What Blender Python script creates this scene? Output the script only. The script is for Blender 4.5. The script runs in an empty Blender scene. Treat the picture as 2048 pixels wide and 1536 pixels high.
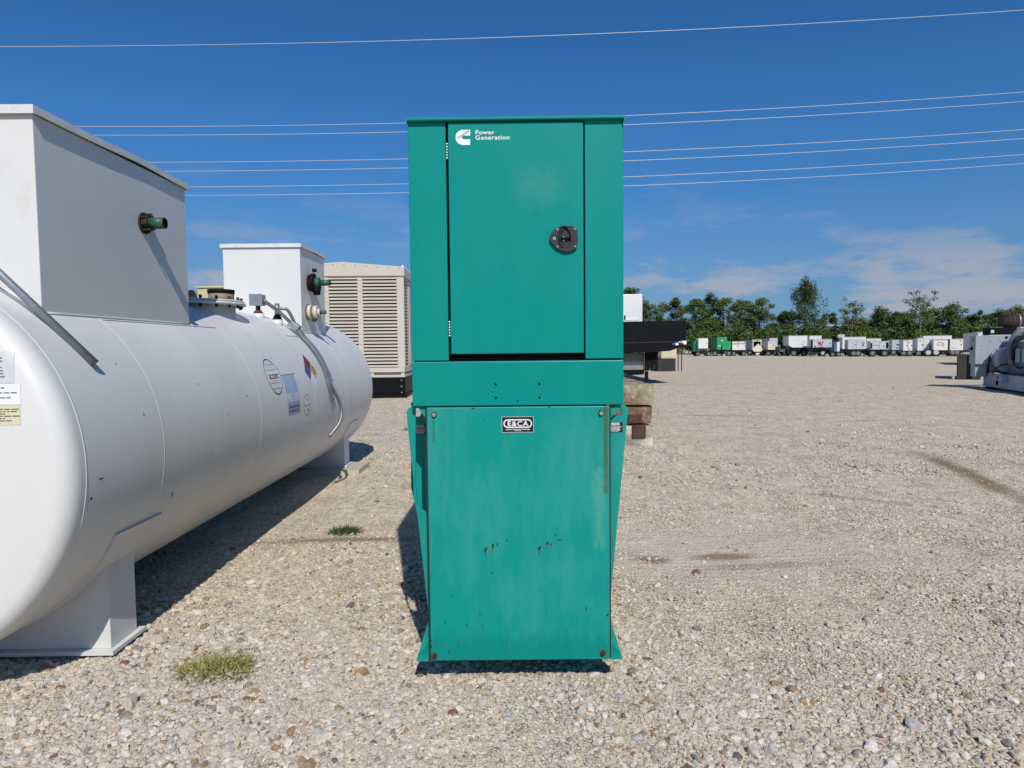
import bpy, bmesh, math, random
import numpy as np
from mathutils import Vector, Matrix, Euler
from mathutils.geometry import tessellate_polygon

random.seed(7)
rng = np.random.default_rng(7)
R = math.radians
SC = bpy.context.scene
COL = SC.collection

# ------------------------------------------------------------------ camera
F = 1300.0                      # focal length in photograph pixels (2048 wide)
CAM_H = 1.5
PITCH, ROLL = R(3.15), R(-0.55)
cd = bpy.data.cameras.new('camera')
cd.sensor_width = 36.0
cd.lens = F / 2048 * 36
cd.clip_end = 4000
cam = bpy.data.objects.new('camera', cd)
COL.objects.link(cam)
CM = Matrix.Translation((0, 0, CAM_H)) @ Matrix.Rotation(R(90) - PITCH, 4, 'X') @ Matrix.Rotation(ROLL, 4, 'Z')
cam.matrix_world = CM
SC.camera = cam

# ------------------------------------------------------------------ world
CLOUD_X = 0.8
SUN_EL, SUN_AZ = 43.0, 168.0    # azimuth clockwise from +Y: behind the camera, a little to the right
w = bpy.data.worlds.new('World')
SC.world = w
w.use_nodes = True
wn, wl = w.node_tree.nodes, w.node_tree.links
wn.clear()
wo = wn.new('ShaderNodeOutputWorld')
wb = wn.new('ShaderNodeBackground')
sky = wn.new('ShaderNodeTexSky')
sky.sky_type = 'NISHITA'
sky.sun_disc = False
sky.sun_elevation = R(SUN_EL)
sky.sun_rotation = R(SUN_AZ)
sky.altitude = 0
sky.air_density = 1.0
sky.dust_density = 0.3
sky.ozone_density = 2.0
hs = wn.new('ShaderNodeHueSaturation')
hs.inputs['Saturation'].default_value = 1.25
wl.new(sky.outputs[0], hs.inputs['Color'])
# thin clouds low over the horizon, all the way round
tc = wn.new('ShaderNodeTexCoord')
sep = wn.new('ShaderNodeSeparateXYZ')
wl.new(tc.outputs['Generated'], sep.inputs[0])
mp = wn.new('ShaderNodeMapping')
mp.inputs['Scale'].default_value = (1.0, 1.0, 3.6)
mp.inputs['Location'].default_value = (CLOUD_X, 0.9, 0.1)
wl.new(tc.outputs['Generated'], mp.inputs['Vector'])
cn = wn.new('ShaderNodeTexNoise')
cn.inputs['Scale'].default_value = 5.5
cn.inputs['Detail'].default_value = 10
cn.inputs['Roughness'].default_value = 0.6
wl.new(mp.outputs[0], cn.inputs['Vector'])
cr = wn.new('ShaderNodeValToRGB')
cr.color_ramp.elements[0].position = 0.50
cr.color_ramp.elements[1].position = 0.61
wl.new(cn.outputs['Fac'], cr.inputs[0])
band = wn.new('ShaderNodeValToRGB')        # altitude band in which the clouds stand
be = band.color_ramp.elements
be[0].position, be[0].color = 0.0, (0.55, 0.55, 0.55, 1)
be[1].position, be[1].color = 0.26, (0, 0, 0, 1)
for p_, v_ in ((.05, .62), (.10, .52), (.14, .26), (.19, .12)):
    e = be.new(p_); e.color = (v_, v_, v_, 1)
wl.new(sep.outputs['Z'], band.inputs[0])
cm = wn.new('ShaderNodeMath'); cm.operation = 'MULTIPLY'
wl.new(cr.outputs[0], cm.inputs[0]); wl.new(band.outputs[0], cm.inputs[1])
mx = wn.new('ShaderNodeMix'); mx.data_type = 'RGBA'
wl.new(cm.outputs[0], mx.inputs['Factor'])
tint = wn.new('ShaderNodeMix'); tint.data_type = 'RGBA'; tint.blend_type = 'MULTIPLY'
tint.inputs['Factor'].default_value = 1.0
tint.inputs['B'].default_value = (.50, .85, 1.13, 1)
wl.new(hs.outputs[0], tint.inputs['A'])
alt = wn.new('ShaderNodeValToRGB')         # thicker, duller air low down
alt.color_ramp.elements[0].position, alt.color_ramp.elements[0].color = 0.0, (.80, .74, .78, 1)
alt.color_ramp.elements[1].position, alt.color_ramp.elements[1].color = 0.30, (1, 1, 1, 1)
e = alt.color_ramp.elements.new(0.12); e.color = (.72, .74, .82, 1)
wl.new(sep.outputs['Z'], alt.inputs[0])
tint2 = wn.new('ShaderNodeMix'); tint2.data_type = 'RGBA'; tint2.blend_type = 'MULTIPLY'
tint2.inputs['Factor'].default_value = 1.0
wl.new(tint.outputs['Result'], tint2.inputs['A']); wl.new(alt.outputs[0], tint2.inputs['B'])
veil = wn.new('ShaderNodeValToRGB')        # grey-blue veil of moist air along the horizon
ve = veil.color_ramp.elements
ve[0].position, ve[0].color = 0.0, (.85, .85, .85, 1)
ve[1].position, ve[1].color = 0.22, (0, 0, 0, 1)
e = ve.new(0.10); e.color = (.5, .5, .5, 1)
wl.new(sep.outputs['Z'], veil.inputs[0])
mv = wn.new('ShaderNodeMix'); mv.data_type = 'RGBA'
wl.new(veil.outputs[0], mv.inputs['Factor']); wl.new(tint2.outputs['Result'], mv.inputs['A'])
mv.inputs['B'].default_value = (1.75, 3.25, 5.7, 1)
wl.new(mv.outputs['Result'], mx.inputs['A'])
mx.inputs['B'].default_value = (5.6, 5.2, 5.3, 1)
wl.new(mx.outputs['Result'], wb.inputs['Color'])
wb.inputs['Strength'].default_value = 0.088
wl.new(wb.outputs[0], wo.inputs['Surface'])

# ------------------------------------------------------------------ sun
sd = bpy.data.lights.new('sun', 'SUN')
sd.energy = 3.9
sd.angle = R(0.5)
sd.color = (1.0, 0.955, 0.89)
sun = bpy.data.objects.new('sun', sd)
COL.objects.link(sun)
sdir = Vector((math.sin(R(SUN_AZ)) * math.cos(R(SUN_EL)), math.cos(R(SUN_AZ)) * math.cos(R(SUN_EL)), math.sin(R(SUN_EL))))
sun.rotation_euler = sdir.to_track_quat('Z', 'Y').to_euler()
sun.location = (8, -10, 12)

vs = SC.view_settings
vs.view_transform = 'Standard'
vs.look = 'None'
vs.gamma = 1.0
vs.exposure = 0.0
vs.use_curve_mapping = False
SC.cycles.max_bounces = 4
SC.cycles.diffuse_bounces = 2
SC.cycles.glossy_bounces = 2


def at(px, py, Y):
    """World point at depth Y that lies in direction of a photograph pixel (used to measure positions)."""
    d = CM.to_3x3() @ Vector(((px - 1024) / F, -(py - 768) / F, -1))
    t = Y / d.y
    return Vector((d.x * t, Y, CAM_H + d.z * t))


# ------------------------------------------------------------------ materials
MATS = {}


def nd(nt, kind, **kw):
    n = nt.nodes.new('ShaderNode' + kind)
    for k, v in kw.items():
        if k in n.inputs:
            n.inputs[k].default_value = v
        else:
            setattr(n, k, v)
    return n


def ramp(nt, src, stops):
    r = nt.nodes.new('ShaderNodeValToRGB')
    els = r.color_ramp.elements
    while len(els) > 1:
        els.remove(els[-1])
    els[0].position = stops[0][0]
    els[0].color = (*stops[0][1], 1) if len(stops[0][1]) == 3 else stops[0][1]
    for p, c in stops[1:]:
        e = els.new(p)
        e.color = (*c, 1) if len(c) == 3 else c
    if src is not None:
        nt.links.new(src, r.inputs[0])
    return r


def mixc(nt, fac, a, b, blend='MIX'):
    m = nt.nodes.new('ShaderNodeMix')
    m.data_type = 'RGBA'
    m.blend_type = blend
    for s, v in (('Factor', fac), ('A', a), ('B', b)):
        if isinstance(v, (int, float)):
            m.inputs[s].default_value = v
        elif isinstance(v, tuple):
            m.inputs[s].default_value = (*v, 1)
        else:
            nt.links.new(v, m.inputs[s])
    return m.outputs['Result']


def math_(nt, op, a, b=None, clamp=False):
    m = nt.nodes.new('ShaderNodeMath')
    m.operation = op
    m.use_clamp = clamp
    for i, v in enumerate((a, b)):
        if v is None:
            continue
        if isinstance(v, (int, float)):
            m.inputs[i].default_value = v
        else:
            nt.links.new(v, m.inputs[i])
    return m.outputs[0]


def new_mat(name):
    m = bpy.data.materials.new(name)
    m.use_nodes = True
    nt = m.node_tree
    b = nt.nodes['Principled BSDF']
    MATS[name] = m
    return m, nt, b


def noise(nt, scale, detail=4, rough=.55, stretch=(1, 1, 1), loc=(0, 0, 0), coord='Object'):
    t = nt.nodes.new('ShaderNodeTexCoord')
    mpn = nt.nodes.new('ShaderNodeMapping')
    mpn.inputs['Scale'].default_value = stretch
    mpn.inputs['Location'].default_value = loc
    nt.links.new(t.outputs[coord], mpn.inputs[0])
    n = nt.nodes.new('ShaderNodeTexNoise')
    n.inputs['Scale'].default_value = scale
    n.inputs['Detail'].default_value = detail
    n.inputs['Roughness'].default_value = rough
    nt.links.new(mpn.outputs[0], n.inputs['Vector'])
    return n.outputs['Fac']


def paint(name, col, rough=.45, var=.12, scale=3.0, dirt=None, dirt_amt=.0, dirt_scale=6, stretch=(1, 1, 1),
          metal=0.0, bump=0.0, bump_scale=60, spec=.5):
    m, nt, b = new_mat(name)
    n1 = noise(nt, scale, 5, .6, stretch)
    lo = tuple(max(0, c * (1 - var)) for c in col)
    hi = tuple(min(1, c * (1 + var * .6)) for c in col)
    c = ramp(nt, n1, [(.3, lo), (.7, hi)]).outputs[0]
    if dirt is not None:
        n2 = noise(nt, dirt_scale, 8, .7, stretch, (3, 1, 7))
        f = ramp(nt, n2, [(.62 - dirt_amt * .3, (0, 0, 0)), (.80, (1, 1, 1))]).outputs[0]
        f = math_(nt, 'MULTIPLY', f, min(1, .3 + dirt_amt))
        c = mixc(nt, f, c, dirt)
    nt.links.new(c, b.inputs['Base Color'])
    rr = ramp(nt, noise(nt, scale * 3, 4), [(.3, (rough * .85,) * 3), (.7, (min(1, rough * 1.2),) * 3)])
    nt.links.new(rr.outputs[0], b.inputs['Roughness'])
    b.inputs['Metallic'].default_value = metal
    b.inputs['Specular IOR Level'].default_value = spec
    if bump:
        bn = nt.nodes.new('ShaderNodeBump')
        bn.inputs['Strength'].default_value = bump
        bn.inputs['Distance'].default_value = .01
        nt.links.new(noise(nt, bump_scale, 3), bn.inputs['Height'])
        nt.links.new(bn.outputs[0], b.inputs['Normal'])
    return m


paint('tank_white', (.695, .69, .66), .42, .07, 1.5, (.50, .45, .37), .16, 5, (1, 1, .16), bump=.03, bump_scale=8)
paint('box_white', (.69, .685, .655), .5, .05, 2, (.5, .42, .33), .05, 9, (1, 1, .6), bump=.05, bump_scale=7)
paint('lid_white', (.69, .685, .66), .55, .1, 5, (.25, .2, .15), .25, 12)
paint('saddle_white', (.70, .69, .655), .5, .08, 3, (.3, .17, .09), .12, 14)
paint('galvanised', (.30, .33, .35), .5, .2, 14, metal=.6)
paint('conduit_grey', (.24, .255, .265), .4, .15, 10, metal=.5)
paint('pipe_green', (.03, .11, .065), .45, .2, 14, (.16, .07, .03), .2, 20)
paint('cap_brown', (.30, .25, .18), .6, .3, 8, (.13, .08, .04), .3, 14)
paint('valve_cream', (.70, .60, .45), .5, .12, 8)
paint('rust', (.085, .042, .024), .85, .5, 12, (.17, .075, .035), .4, 25, bump=.4, bump_scale=40)
paint('dark_rust', (.035, .022, .016), .8, .4, 14, (.12, .05, .02), .2, 20)
paint('black_paint', (.006, .006, .008), .45, .3, 3, spec=.15)
paint('black_matt', (.006, .006, .007), .7, .3, 6, spec=.15)
paint('black_rubber', (.018, .018, .018), .75, .3, 9)
paint('dark_inside', (.002, .0025, .0025), .9, .1, 3, spec=.05)  # near-black colour standing in for shade inside gaps, holes and openings
paint('plastic_black', (.016, .016, .017), .48, .2, 20, bump=.08, bump_scale=150)
paint('steel_bright', (.62, .62, .60), .3, .1, 15, metal=.9)
paint('steel_dull', (.33, .33, .33), .45, .2, 15, metal=.7)
paint('beige', (.56, .51, .43), .5, .05, 1.0, (.36, .27, .18), .05, 3)
paint('beige_dark', (.50, .45, .375), .5, .05, 1.0)
paint('yellow_cream', (.62, .53, .30), .5, .05, 1)
paint('trailer_white', (.72, .715, .695), .45, .06, .6, (.35, .32, .28), .05, 2)
paint('trailer_cream', (.68, .65, .55), .5, .06, .6)
paint('trailer_grey', (.50, .53, .56), .5, .08, .6)
paint('trailer_green', (.012, .30, .115), .45, .1, .6)
paint('blue_machine', (.05, .17, .40), .5, .1, .6)
paint('frame_dark', (.02, .02, .021), .6, .3, 2)
paint('frame_grey', (.16, .18, .19), .6, .25, 2)
paint('tyre', (.014, .014, .014), .8, .2, 4)
paint('rim', (.6, .6, .6), .4, .1, 3, metal=.4)
paint('genset_grey', (.34, .39, .43), .5, .1, 1.5, (.12, .1, .09), .06, 5)
paint('brown_panel', (.045, .036, .03), .7, .25, 2)
paint('red_mark', (.50, .03, .035), .5, .1, 2)
paint('decal_white', (.80, .80, .78), .45, .04, 6)
paint('decal_black', (.008, .008, .012), .4, .2, 6)
paint('decal_blue', (.06, .10, .28), .45, .25, 8)
paint('decal_red', (.32, .035, .05), .45, .2, 8)
paint('decal_yellow', (.72, .45, .05), .45, .15, 8)
paint('decal_orange', (.65, .25, .08), .45, .15, 8)
paint('decal_lightblue', (.36, .49, .66), .5, .12, 12)
paint('decal_slate', (.33, .38, .45), .5, .1, 12)
paint('decal_paleyellow', (.66, .62, .42), .5, .05, 8)
paint('decal_grey', (.62, .63, .63), .5, .05, 8)
paint('decal_ink', (.12, .12, .12), .5, .1, 8)
paint('wire_metal', (.60, .59, .57), .45, .05, 1, metal=.2)
paint('barn_dark', (.02, .02, .022), .8, .2, 1)
paint('wood_board', (.50, .45, .36), .8, .2, 10, stretch=(8, 1, 8))
paint('bark', (.13, .10, .075), .9, .4, 4, bump=.4, bump_scale=12)
paint('bark_pale', (.36, .32, .25), .9, .3, 4)


def teal_mat(name, col, faded, fade_amt, rough):
    """Enamel that has chalked unevenly."""
    m, nt, b = new_mat(name)
    n1 = noise(nt, 2.2, 6, .62, (1, 1, .55))
    n2 = noise(nt, 9, 6, .7, (1.2, 1, .22), (4, 2, 1))
    s = math_(nt, 'ADD', math_(nt, 'MULTIPLY', n1, .6), math_(nt, 'MULTIPLY', n2, .4))
    f = ramp(nt, s, [(.46, (0, 0, 0)), (.68, (1, 1, 1))]).outputs[0]
    f = math_(nt, 'MULTIPLY', f, fade_amt)
    c = mixc(nt, f, col, faded)
    n3 = noise(nt, 60, 4, .7, (1, 1, 1), (9, 9, 9))
    spk = ramp(nt, n3, [(.70, (0, 0, 0)), (.74, (1, 1, 1))]).outputs[0]
    c = mixc(nt, math_(nt, 'MULTIPLY', spk, .18 * fade_amt), c, (.03, .09, .08))
    nt.links.new(c, b.inputs['Base Color'])
    rr = ramp(nt, f, [(0, (rough,) * 3), (1, (min(1, rough + .25),) * 3)])
    nt.links.new(rr.outputs[0], b.inputs['Roughness'])
    b.inputs['Specular IOR Level'].default_value = .18
    bn = nt.nodes.new('ShaderNodeBump')
    bn.inputs['Strength'].default_value = .02
    bn.inputs['Distance'].default_value = .01
    nt.links.new(noise(nt, 2.5, 2), bn.inputs['Height'])
    nt.links.new(bn.outputs[0], b.inputs['Normal'])
    return m, nt, b, c


TEAL = (.0, .238, .206)
teal_mat('teal', TEAL, (.008, .268, .232), .35, .38)
teal_mat('teal_wing', (.006, .27, .225), (.04, .31, .26), .8, .45)
# the base panel: more chalked, grimy run marks under the bolts, a dark tide mark at the bottom


def box_mask(nt, x0, x1, z0, z1, soft, warp=0.0):
    t = nt.nodes.new('ShaderNodeTexCoord')
    s = nt.nodes.new('ShaderNodeSeparateXYZ')
    nt.links.new(t.outputs['Object'], s.inputs[0])
    X, Z = s.outputs['X'], s.outputs['Z']
    if warp:
        wv = math_(nt, 'MULTIPLY', math_(nt, 'SUBTRACT', noise(nt, 14, 5, .7), .5), warp)
        X = math_(nt, 'ADD', X, wv)
        Z = math_(nt, 'ADD', Z, math_(nt, 'MULTIPLY', math_(nt, 'SUBTRACT', noise(nt, 30, 5, .7, (1, 1, .3), (3, 3, 3)), .5), warp * 3))
    out = None
    for v, lo, hi in ((X, x0, x1), (Z, z0, z1)):
        a = math_(nt, 'DIVIDE', math_(nt, 'SUBTRACT', v, lo), soft, True)
        bb = math_(nt, 'DIVIDE', math_(nt, 'SUBTRACT', hi, v), soft, True)
        k = math_(nt, 'MULTIPLY', a, bb)
        out = k if out is None else math_(nt, 'MULTIPLY', out, k)
    return out


# ------------------------------------------------------------------ mesh helpers
class MB:
    def __init__(s):
        s.v, s.f, s.sm = [], [], []

    def add(s, verts, faces, smooth=False):
        o = len(s.v)
        s.v += [tuple(p) for p in verts]
        s.f += [tuple(i + o for i in f) for f in faces]
        s.sm += [smooth] * len(faces)
        return s

    def box(s, x0, x1, y0, y1, z0, z1):
        v = [(x, y, z) for z in (z0, z1) for y in (y0, y1) for x in (x0, x1)]
        return s.add(v, [(0, 2, 3, 1), (4, 5, 7, 6), (0, 1, 5, 4), (2, 6, 7, 3), (0, 4, 6, 2), (1, 3, 7, 5)])

    def cyl(s, p0, p1, r0, r1=None, n=16, caps=True):
        r1 = r0 if r1 is None else r1
        p0, p1 = Vector(p0), Vector(p1)
        q = (p1 - p0).to_track_quat('Z', 'Y')
        v = []
        for p, r in ((p0, r0), (p1, r1)):
            for i in range(n):
                a = 2 * math.pi * i / n
                v.append(p + q @ Vector((r * math.cos(a), r * math.sin(a), 0)))
        s.add(v, [(i, (i + 1) % n, n + (i + 1) % n, n + i) for i in range(n)], True)
        if caps:
            o = len(s.v) - 2 * n
            s.f += [tuple(o + i for i in range(n - 1, -1, -1)), tuple(o + n + i for i in range(n))]
            s.sm += [False, False]
        return s

    def tube(s, pts, r, n=10, caps=True):
        pts = [Vector(p) for p in pts]
        rings = []
        up = Vector((0.13, 0.21, 1)).normalized()
        for i, p in enumerate(pts):
            t = (pts[min(i + 1, len(pts) - 1)] - pts[max(i - 1, 0)]).normalized()
            a = t.cross(up)
            if a.length < 1e-3:
                a = t.cross(Vector((1, 0, 0)))
            a.normalize()
            b = t.cross(a).normalized()
            rr = r[i] if isinstance(r, (list, tuple)) else r
            rings.append([p + rr * (math.cos(2 * math.pi * k / n) * a + math.sin(2 * math.pi * k / n) * b) for k in range(n)])
        v = [q for ring in rings for q in ring]
        f = []
        for i in range(len(pts) - 1):
            for k in range(n):
                f.append((i * n + k, i * n + (k + 1) % n, (i + 1) * n + (k + 1) % n, (i + 1) * n + k))
        s.add(v, f, True)
        if caps:
            o = len(s.v) - len(v)
            s.f += [tuple(o + k for k in range(n)), tuple(o + len(v) - n + k for k in range(n - 1, -1, -1))]
            s.sm += [False, False]
        return s

    def plate(s, outline, y0, y1, holes=()):
        """Outline in x-z, extruded from y0 (front, towards -Y) to y1."""
        loops = [list(outline)] + [list(h) for h in holes]
        flat = [p for l in loops for p in l]
        n = len(flat)
        tris = tessellate_polygon([[Vector((p[0], p[1], 0)) for p in l] for l in loops])
        v = [(p[0], y0, p[1]) for p in flat] + [(p[0], y1, p[1]) for p in flat]
        f = [tuple(t) for t in tris] + [tuple(i + n for i in reversed(t)) for t in tris]
        k = 0
        for l in loops:
            m = len(l)
            for i in range(m):
                f.append((k + i, k + (i + 1) % m, n + k + (i + 1) % m, n + k + i))
            k += m
        return s.add(v, f)

    def map(s, fn):
        s.v = [tuple(fn(*p)) for p in s.v]
        return s

    def build(s, name, mat, parent=None, loc=(0, 0, 0), rot=None, bevel=0, seg=2, norm=True):
        me = bpy.data.meshes.new(name)
        me.from_pydata(s.v, [], s.f)
        if norm:
            bm = bmesh.new()
            bm.from_mesh(me)
            bmesh.ops.recalc_face_normals(bm, faces=bm.faces)
            bm.to_mesh(me)
            bm.free()
        for p, k in zip(me.polygons, s.sm):
            p.use_smooth = k
        me.materials.append(MATS[mat] if isinstance(mat, str) else mat)
        o = bpy.data.objects.new(name, me)
        COL.objects.link(o)
        o.location = loc
        if rot:
            o.rotation_euler = rot
        o.parent = parent
        if bevel:
            b = o.modifiers.new('bevel', 'BEVEL')
            b.width = bevel
            b.segments = seg
            b.limit_method = 'ANGLE'
            b.angle_limit = R(40)
        return o


def bx(x0, x1, y0, y1, z0, z1):
    return MB().box(x0, x1, y0, y1, z0, z1)


def dup(o, parent, loc):
    c = o.copy()
    COL.objects.link(c)
    c.parent = parent
    c.location = loc
    return c


def empty(name, loc, label=None, cat=None, group=None, rz=0):
    o = bpy.data.objects.new(name, None)
    o.empty_display_size = .2
    COL.objects.link(o)
    o.location = loc
    o.rotation_euler = (0, 0, rz)
    if label:
        tag(o, label, cat, group)
    return o


def tag(o, label, cat, group=None):
    o['label'] = label
    o['category'] = cat
    if group:
        o['group'] = group
    return o


def kind(o, k):
    o['kind'] = k
    return o


def circ(cx, cz, r, n=24, a0=0, a1=360, rz=None):
    rz = r if rz is None else rz
    full = abs(a1 - a0) >= 360
    m = n if full else n + 1
    return [(cx + r * math.cos(R(a0 + (a1 - a0) * i / n)), cz + rz * math.sin(R(a0 + (a1 - a0) * i / n))) for i in range(m)]


def text_mb(body, size, bold=0.0, align='LEFT', sx=1.0, space=1.0):
    """Flat lettering as a mesh in x-z (y = 0), baseline at z = 0."""
    c = bpy.data.curves.new('lettering', 'FONT')
    c.body = body
    c.size = size
    c.offset = bold * size
    c.align_x = align
    c.resolution_u = 4
    c.space_character = space
    o = bpy.data.objects.new('lettering', c)
    me = bpy.data.meshes.new_from_object(o)
    b = MB()
    b.add([(v.co.x * sx, 0, v.co.y) for v in me.vertices], [tuple(p.vertices) for p in me.polygons])
    bpy.data.objects.remove(o)
    bpy.data.curves.remove(c)
    bpy.data.meshes.remove(me)
    return b


def dash_mb(width, height, seed):
    """A line of print too small to read: a row of word-long bars, centred on x = 0."""
    r_ = random.Random(seed)
    m, x = MB(), -width / 2
    while x < width / 2:
        l_ = min(width * r_.uniform(.08, .22), width / 2 - x)
        m.add([(x, 0, 0), (x + l_, 0, 0), (x + l_, 0, height), (x, 0, height)], [(0, 1, 2, 3)])
        x += l_ + width * .025
    return m


def ring_mb(cx, cz, r, wd, n=40, rz=None):
    rz = r if rz is None else rz
    v, f = [], []
    for i in range(n):
        a = 2 * math.pi * i / n
        for k in (0, wd):
            v.append((cx + (r - k) * math.cos(a), 0, cz + (rz - k) * math.sin(a)))
    for i in range(n):
        j = (i + 1) % n
        f.append((2 * i, 2 * i + 1, 2 * j + 1, 2 * j))
    return MB().add(v, f)


# ------------------------------------------------------------------ ground
def make_ground():
    m, nt, b = new_mat('gravel_ground')
    t = nt.nodes.new('ShaderNodeTexCoord')
    P = t.outputs['Object']
    s = nt.nodes.new('ShaderNodeSeparateXYZ')
    nt.links.new(P, s.inputs[0])
    X, Y = s.outputs['X'], s.outputs['Y']
    pebbles = []
    heights = []
    for sc, seed in ((105, 0.0), (48, 5.0)):
        mpn = nt.nodes.new('ShaderNodeMapping')
        mpn.inputs['Location'].default_value = (seed, seed, 0)
        nt.links.new(P, mpn.inputs[0])
        v = nt.nodes.new('ShaderNodeTexVoronoi')
        v.inputs['Scale'].default_value = sc
        nt.links.new(mpn.outputs[0], v.inputs['Vector'])
        sp = nt.nodes.new('ShaderNodeSeparateColor')
        nt.links.new(v.outputs['Color'], sp.inputs[0])
        c = ramp(nt, sp.outputs[0], [(0, (0.349, 0.276, 0.194)), (.12, (0.543, 0.451, 0.329)), (.4, (0.684, 0.582, 0.441)), (.75, (0.775, 0.676, 0.524)),
                                     (.93, (0.840, 0.814, 0.671)), (1, (0.387, 0.251, 0.141))]).outputs[0]
        edge = ramp(nt, v.outputs['Distance'], [(.35, (1, 1, 1)), (.85, (.70, .68, 0.602))]).outputs[0]  # paints the dark, shaded gaps between pebbles into the colour
        pebbles.append(mixc(nt, 1.0, c, edge, 'MULTIPLY'))
        heights.append(v.outputs['Distance'])
    big = noise(nt, .9, 6, .6)
    c = mixc(nt, ramp(nt, big, [(.4, (0, 0, 0)), (.6, (1, 1, 1))]).outputs[0], pebbles[0], pebbles[1])
    # dusty, driven-over ground in soft patches
    dust = noise(nt, .32, 7, .62, (1, .7, 1), (2, 5, 0))
    df = ramp(nt, dust, [(.48, (0, 0, 0)), (.66, (1, 1, 1))]).outputs[0]
    c = mixc(nt, math_(nt, 'MULTIPLY', df, .6), c, (0.638, 0.527, 0.382))
    far = noise(nt, .05, 6, .65, (.5, 1.6, 1), (1, 9, 0))
    c = mixc(nt, math_(nt, 'MULTIPLY', ramp(nt, far, [(.45, (0, 0, 0)), (.75, (1, 1, 1))]).outputs[0], .35), c, (0.626, 0.508, 0.365))
    grit = noise(nt, 3.2, 12, .82, (1, .55, 1), (7, 1, 0))
    c = mixc(nt, 1.0, c, ramp(nt, grit, [(.36, (.74, .725, .70)), (.50, (1.0, 1.0, 1.0)), (.64, (1.20, 1.19, 1.18))]).outputs[0], 'MULTIPLY')
    gr2 = noise(nt, 17, 6, .75, (1, .45, 1), (2, 8, 0))
    c = mixc(nt, 1.0, c, ramp(nt, gr2, [(.38, (.80, .79, .775)), (.52, (1.0, 1.0, 1.0)), (.64, (1.16, 1.16, 1.17))]).outputs[0], 'MULTIPLY')
    # pale scraped patch with tyre ribs beside the generator
    wv = math_(nt, 'MULTIPLY', math_(nt, 'SUBTRACT', noise(nt, 1.8, 6, .65), .5), 2.2)

    def blob(cx, cy, rx, ry, soft, ang=0.0, warp=.4):
        ca, sa = math.cos(ang), math.sin(ang)
        dx = math_(nt, 'SUBTRACT', X, cx)
        dy = math_(nt, 'SUBTRACT', Y, cy)
        u = math_(nt, 'ADD', math_(nt, 'MULTIPLY', dx, ca / rx), math_(nt, 'MULTIPLY', dy, sa / rx))
        v = math_(nt, 'ADD', math_(nt, 'MULTIPLY', dx, -sa / ry), math_(nt, 'MULTIPLY', dy, ca / ry))
        d = math_(nt, 'SQRT', math_(nt, 'ADD', math_(nt, 'MULTIPLY', u, u), math_(nt, 'MULTIPLY', v, v)))
        d = math_(nt, 'ADD', d, math_(nt, 'MULTIPLY', wv, warp))
        return math_(nt, 'DIVIDE', math_(nt, 'SUBTRACT', 1.0, d), soft, True)
    patch = blob(1.6, 4.75, 1.15, .95, .5, 0, .8)
    wvn = nt.nodes.new('ShaderNodeTexWave')
    wvn.bands_direction = 'Y'
    wvn.inputs['Scale'].default_value = 4.2
    wvn.inputs['Distortion'].default_value = 1.5
    nt.links.new(P, wvn.inputs['Vector'])
    pc = mixc(nt, wvn.outputs['Fac'], (.63, .555, .45), (.53, .46, .365))
    c = mixc(nt, math_(nt, 'MULTIPLY', patch, .75), c, pc)
    c = mixc(nt, math_(nt, 'MULTIPLY', blob(1.0, 4.60, .17, .12, .6), .8), c, (.25, .14, .07))
    c = mixc(nt, math_(nt, 'MULTIPLY', blob(1.52, 4.64, .30, .11, .6), .8), c, (.28, .17, .09))
    c = mixc(nt, math_(nt, 'MULTIPLY', blob(1.75, 4.42, .70, .09, .8), .6), c, (.30, .25, .18))
    # damp brown rut on the right, brown sandy line on the left
    c = mixc(nt, math_(nt, 'MULTIPLY', blob(5.30, 7.6, 2.3, .20, .7, 1.33), .85), c, (.22, .14, .07))
    c = mixc(nt, math_(nt, 'MULTIPLY', blob(-1.35, 5.05, 1.15, .11, .8, .03), .9), c, (.23, .175, .115))
    c = mixc(nt, math_(nt, 'MULTIPLY', blob(-.85, 5.45, .5, .22, .9), .6), c, (.33, .26, .17))
    # drifts of dark fines
    for (cx, cy, rx, ry, an) in ((4.6, 14.2, 1.3, .16, -.1), (6.8, 12.9, .7, .10, 0), (3.0, 15.4, .9, .1, 0), (3.3, 6.4, .8, .10, -.5)):
        c = mixc(nt, math_(nt, 'MULTIPLY', blob(cx, cy, rx, ry, .9, an), .6), c, (.12, .115, .11))
    for (cx, cy, rx, ry, an, k_) in ((9, 26, 7, .22, .12, .4), (12, 34, 9, .3, .06, .4), (7, 20.5, 4, .12, -.1, .45), (16, 45, 11, .4, .03, .35), (5.5, 17, 3, .10, .2, .35), (22, 60, 16, .6, .02, .3),
                                     (4.2, 9.6, 2.2, .10, 1.2, .35), (3.6, 9.4, 2.2, .09, 1.2, .3)):
        c = mixc(nt, math_(nt, 'MULTIPLY', blob(cx, cy, rx, ry, .9, an), k_), c, (.33, .27, .195))
    nt.links.new(c, b.inputs['Base Color'])
    b.inputs['Roughness'].default_value = .95
    b.inputs['Specular IOR Level'].default_value = .15
    h = math_(nt, 'ADD', heights[0], math_(nt, 'MULTIPLY', heights[1], 1.6))
    b1 = nt.nodes.new('ShaderNodeBump')
    b1.invert = True
    b1.inputs['Strength'].default_value = .55
    b1.inputs['Distance'].default_value = .012
    nt.links.new(h, b1.inputs['Height'])
    b2 = nt.nodes.new('ShaderNodeBump')
    b2.inputs['Strength'].default_value = .5
    b2.inputs['Distance'].default_value = .10
    nt.links.new(noise(nt, 2.2, 6, .65), b2.inputs['Height'])
    nt.links.new(b1.outputs[0], b2.inputs['Normal'])
    nt.links.new(b2.outputs[0], b.inputs['Normal'])
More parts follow.
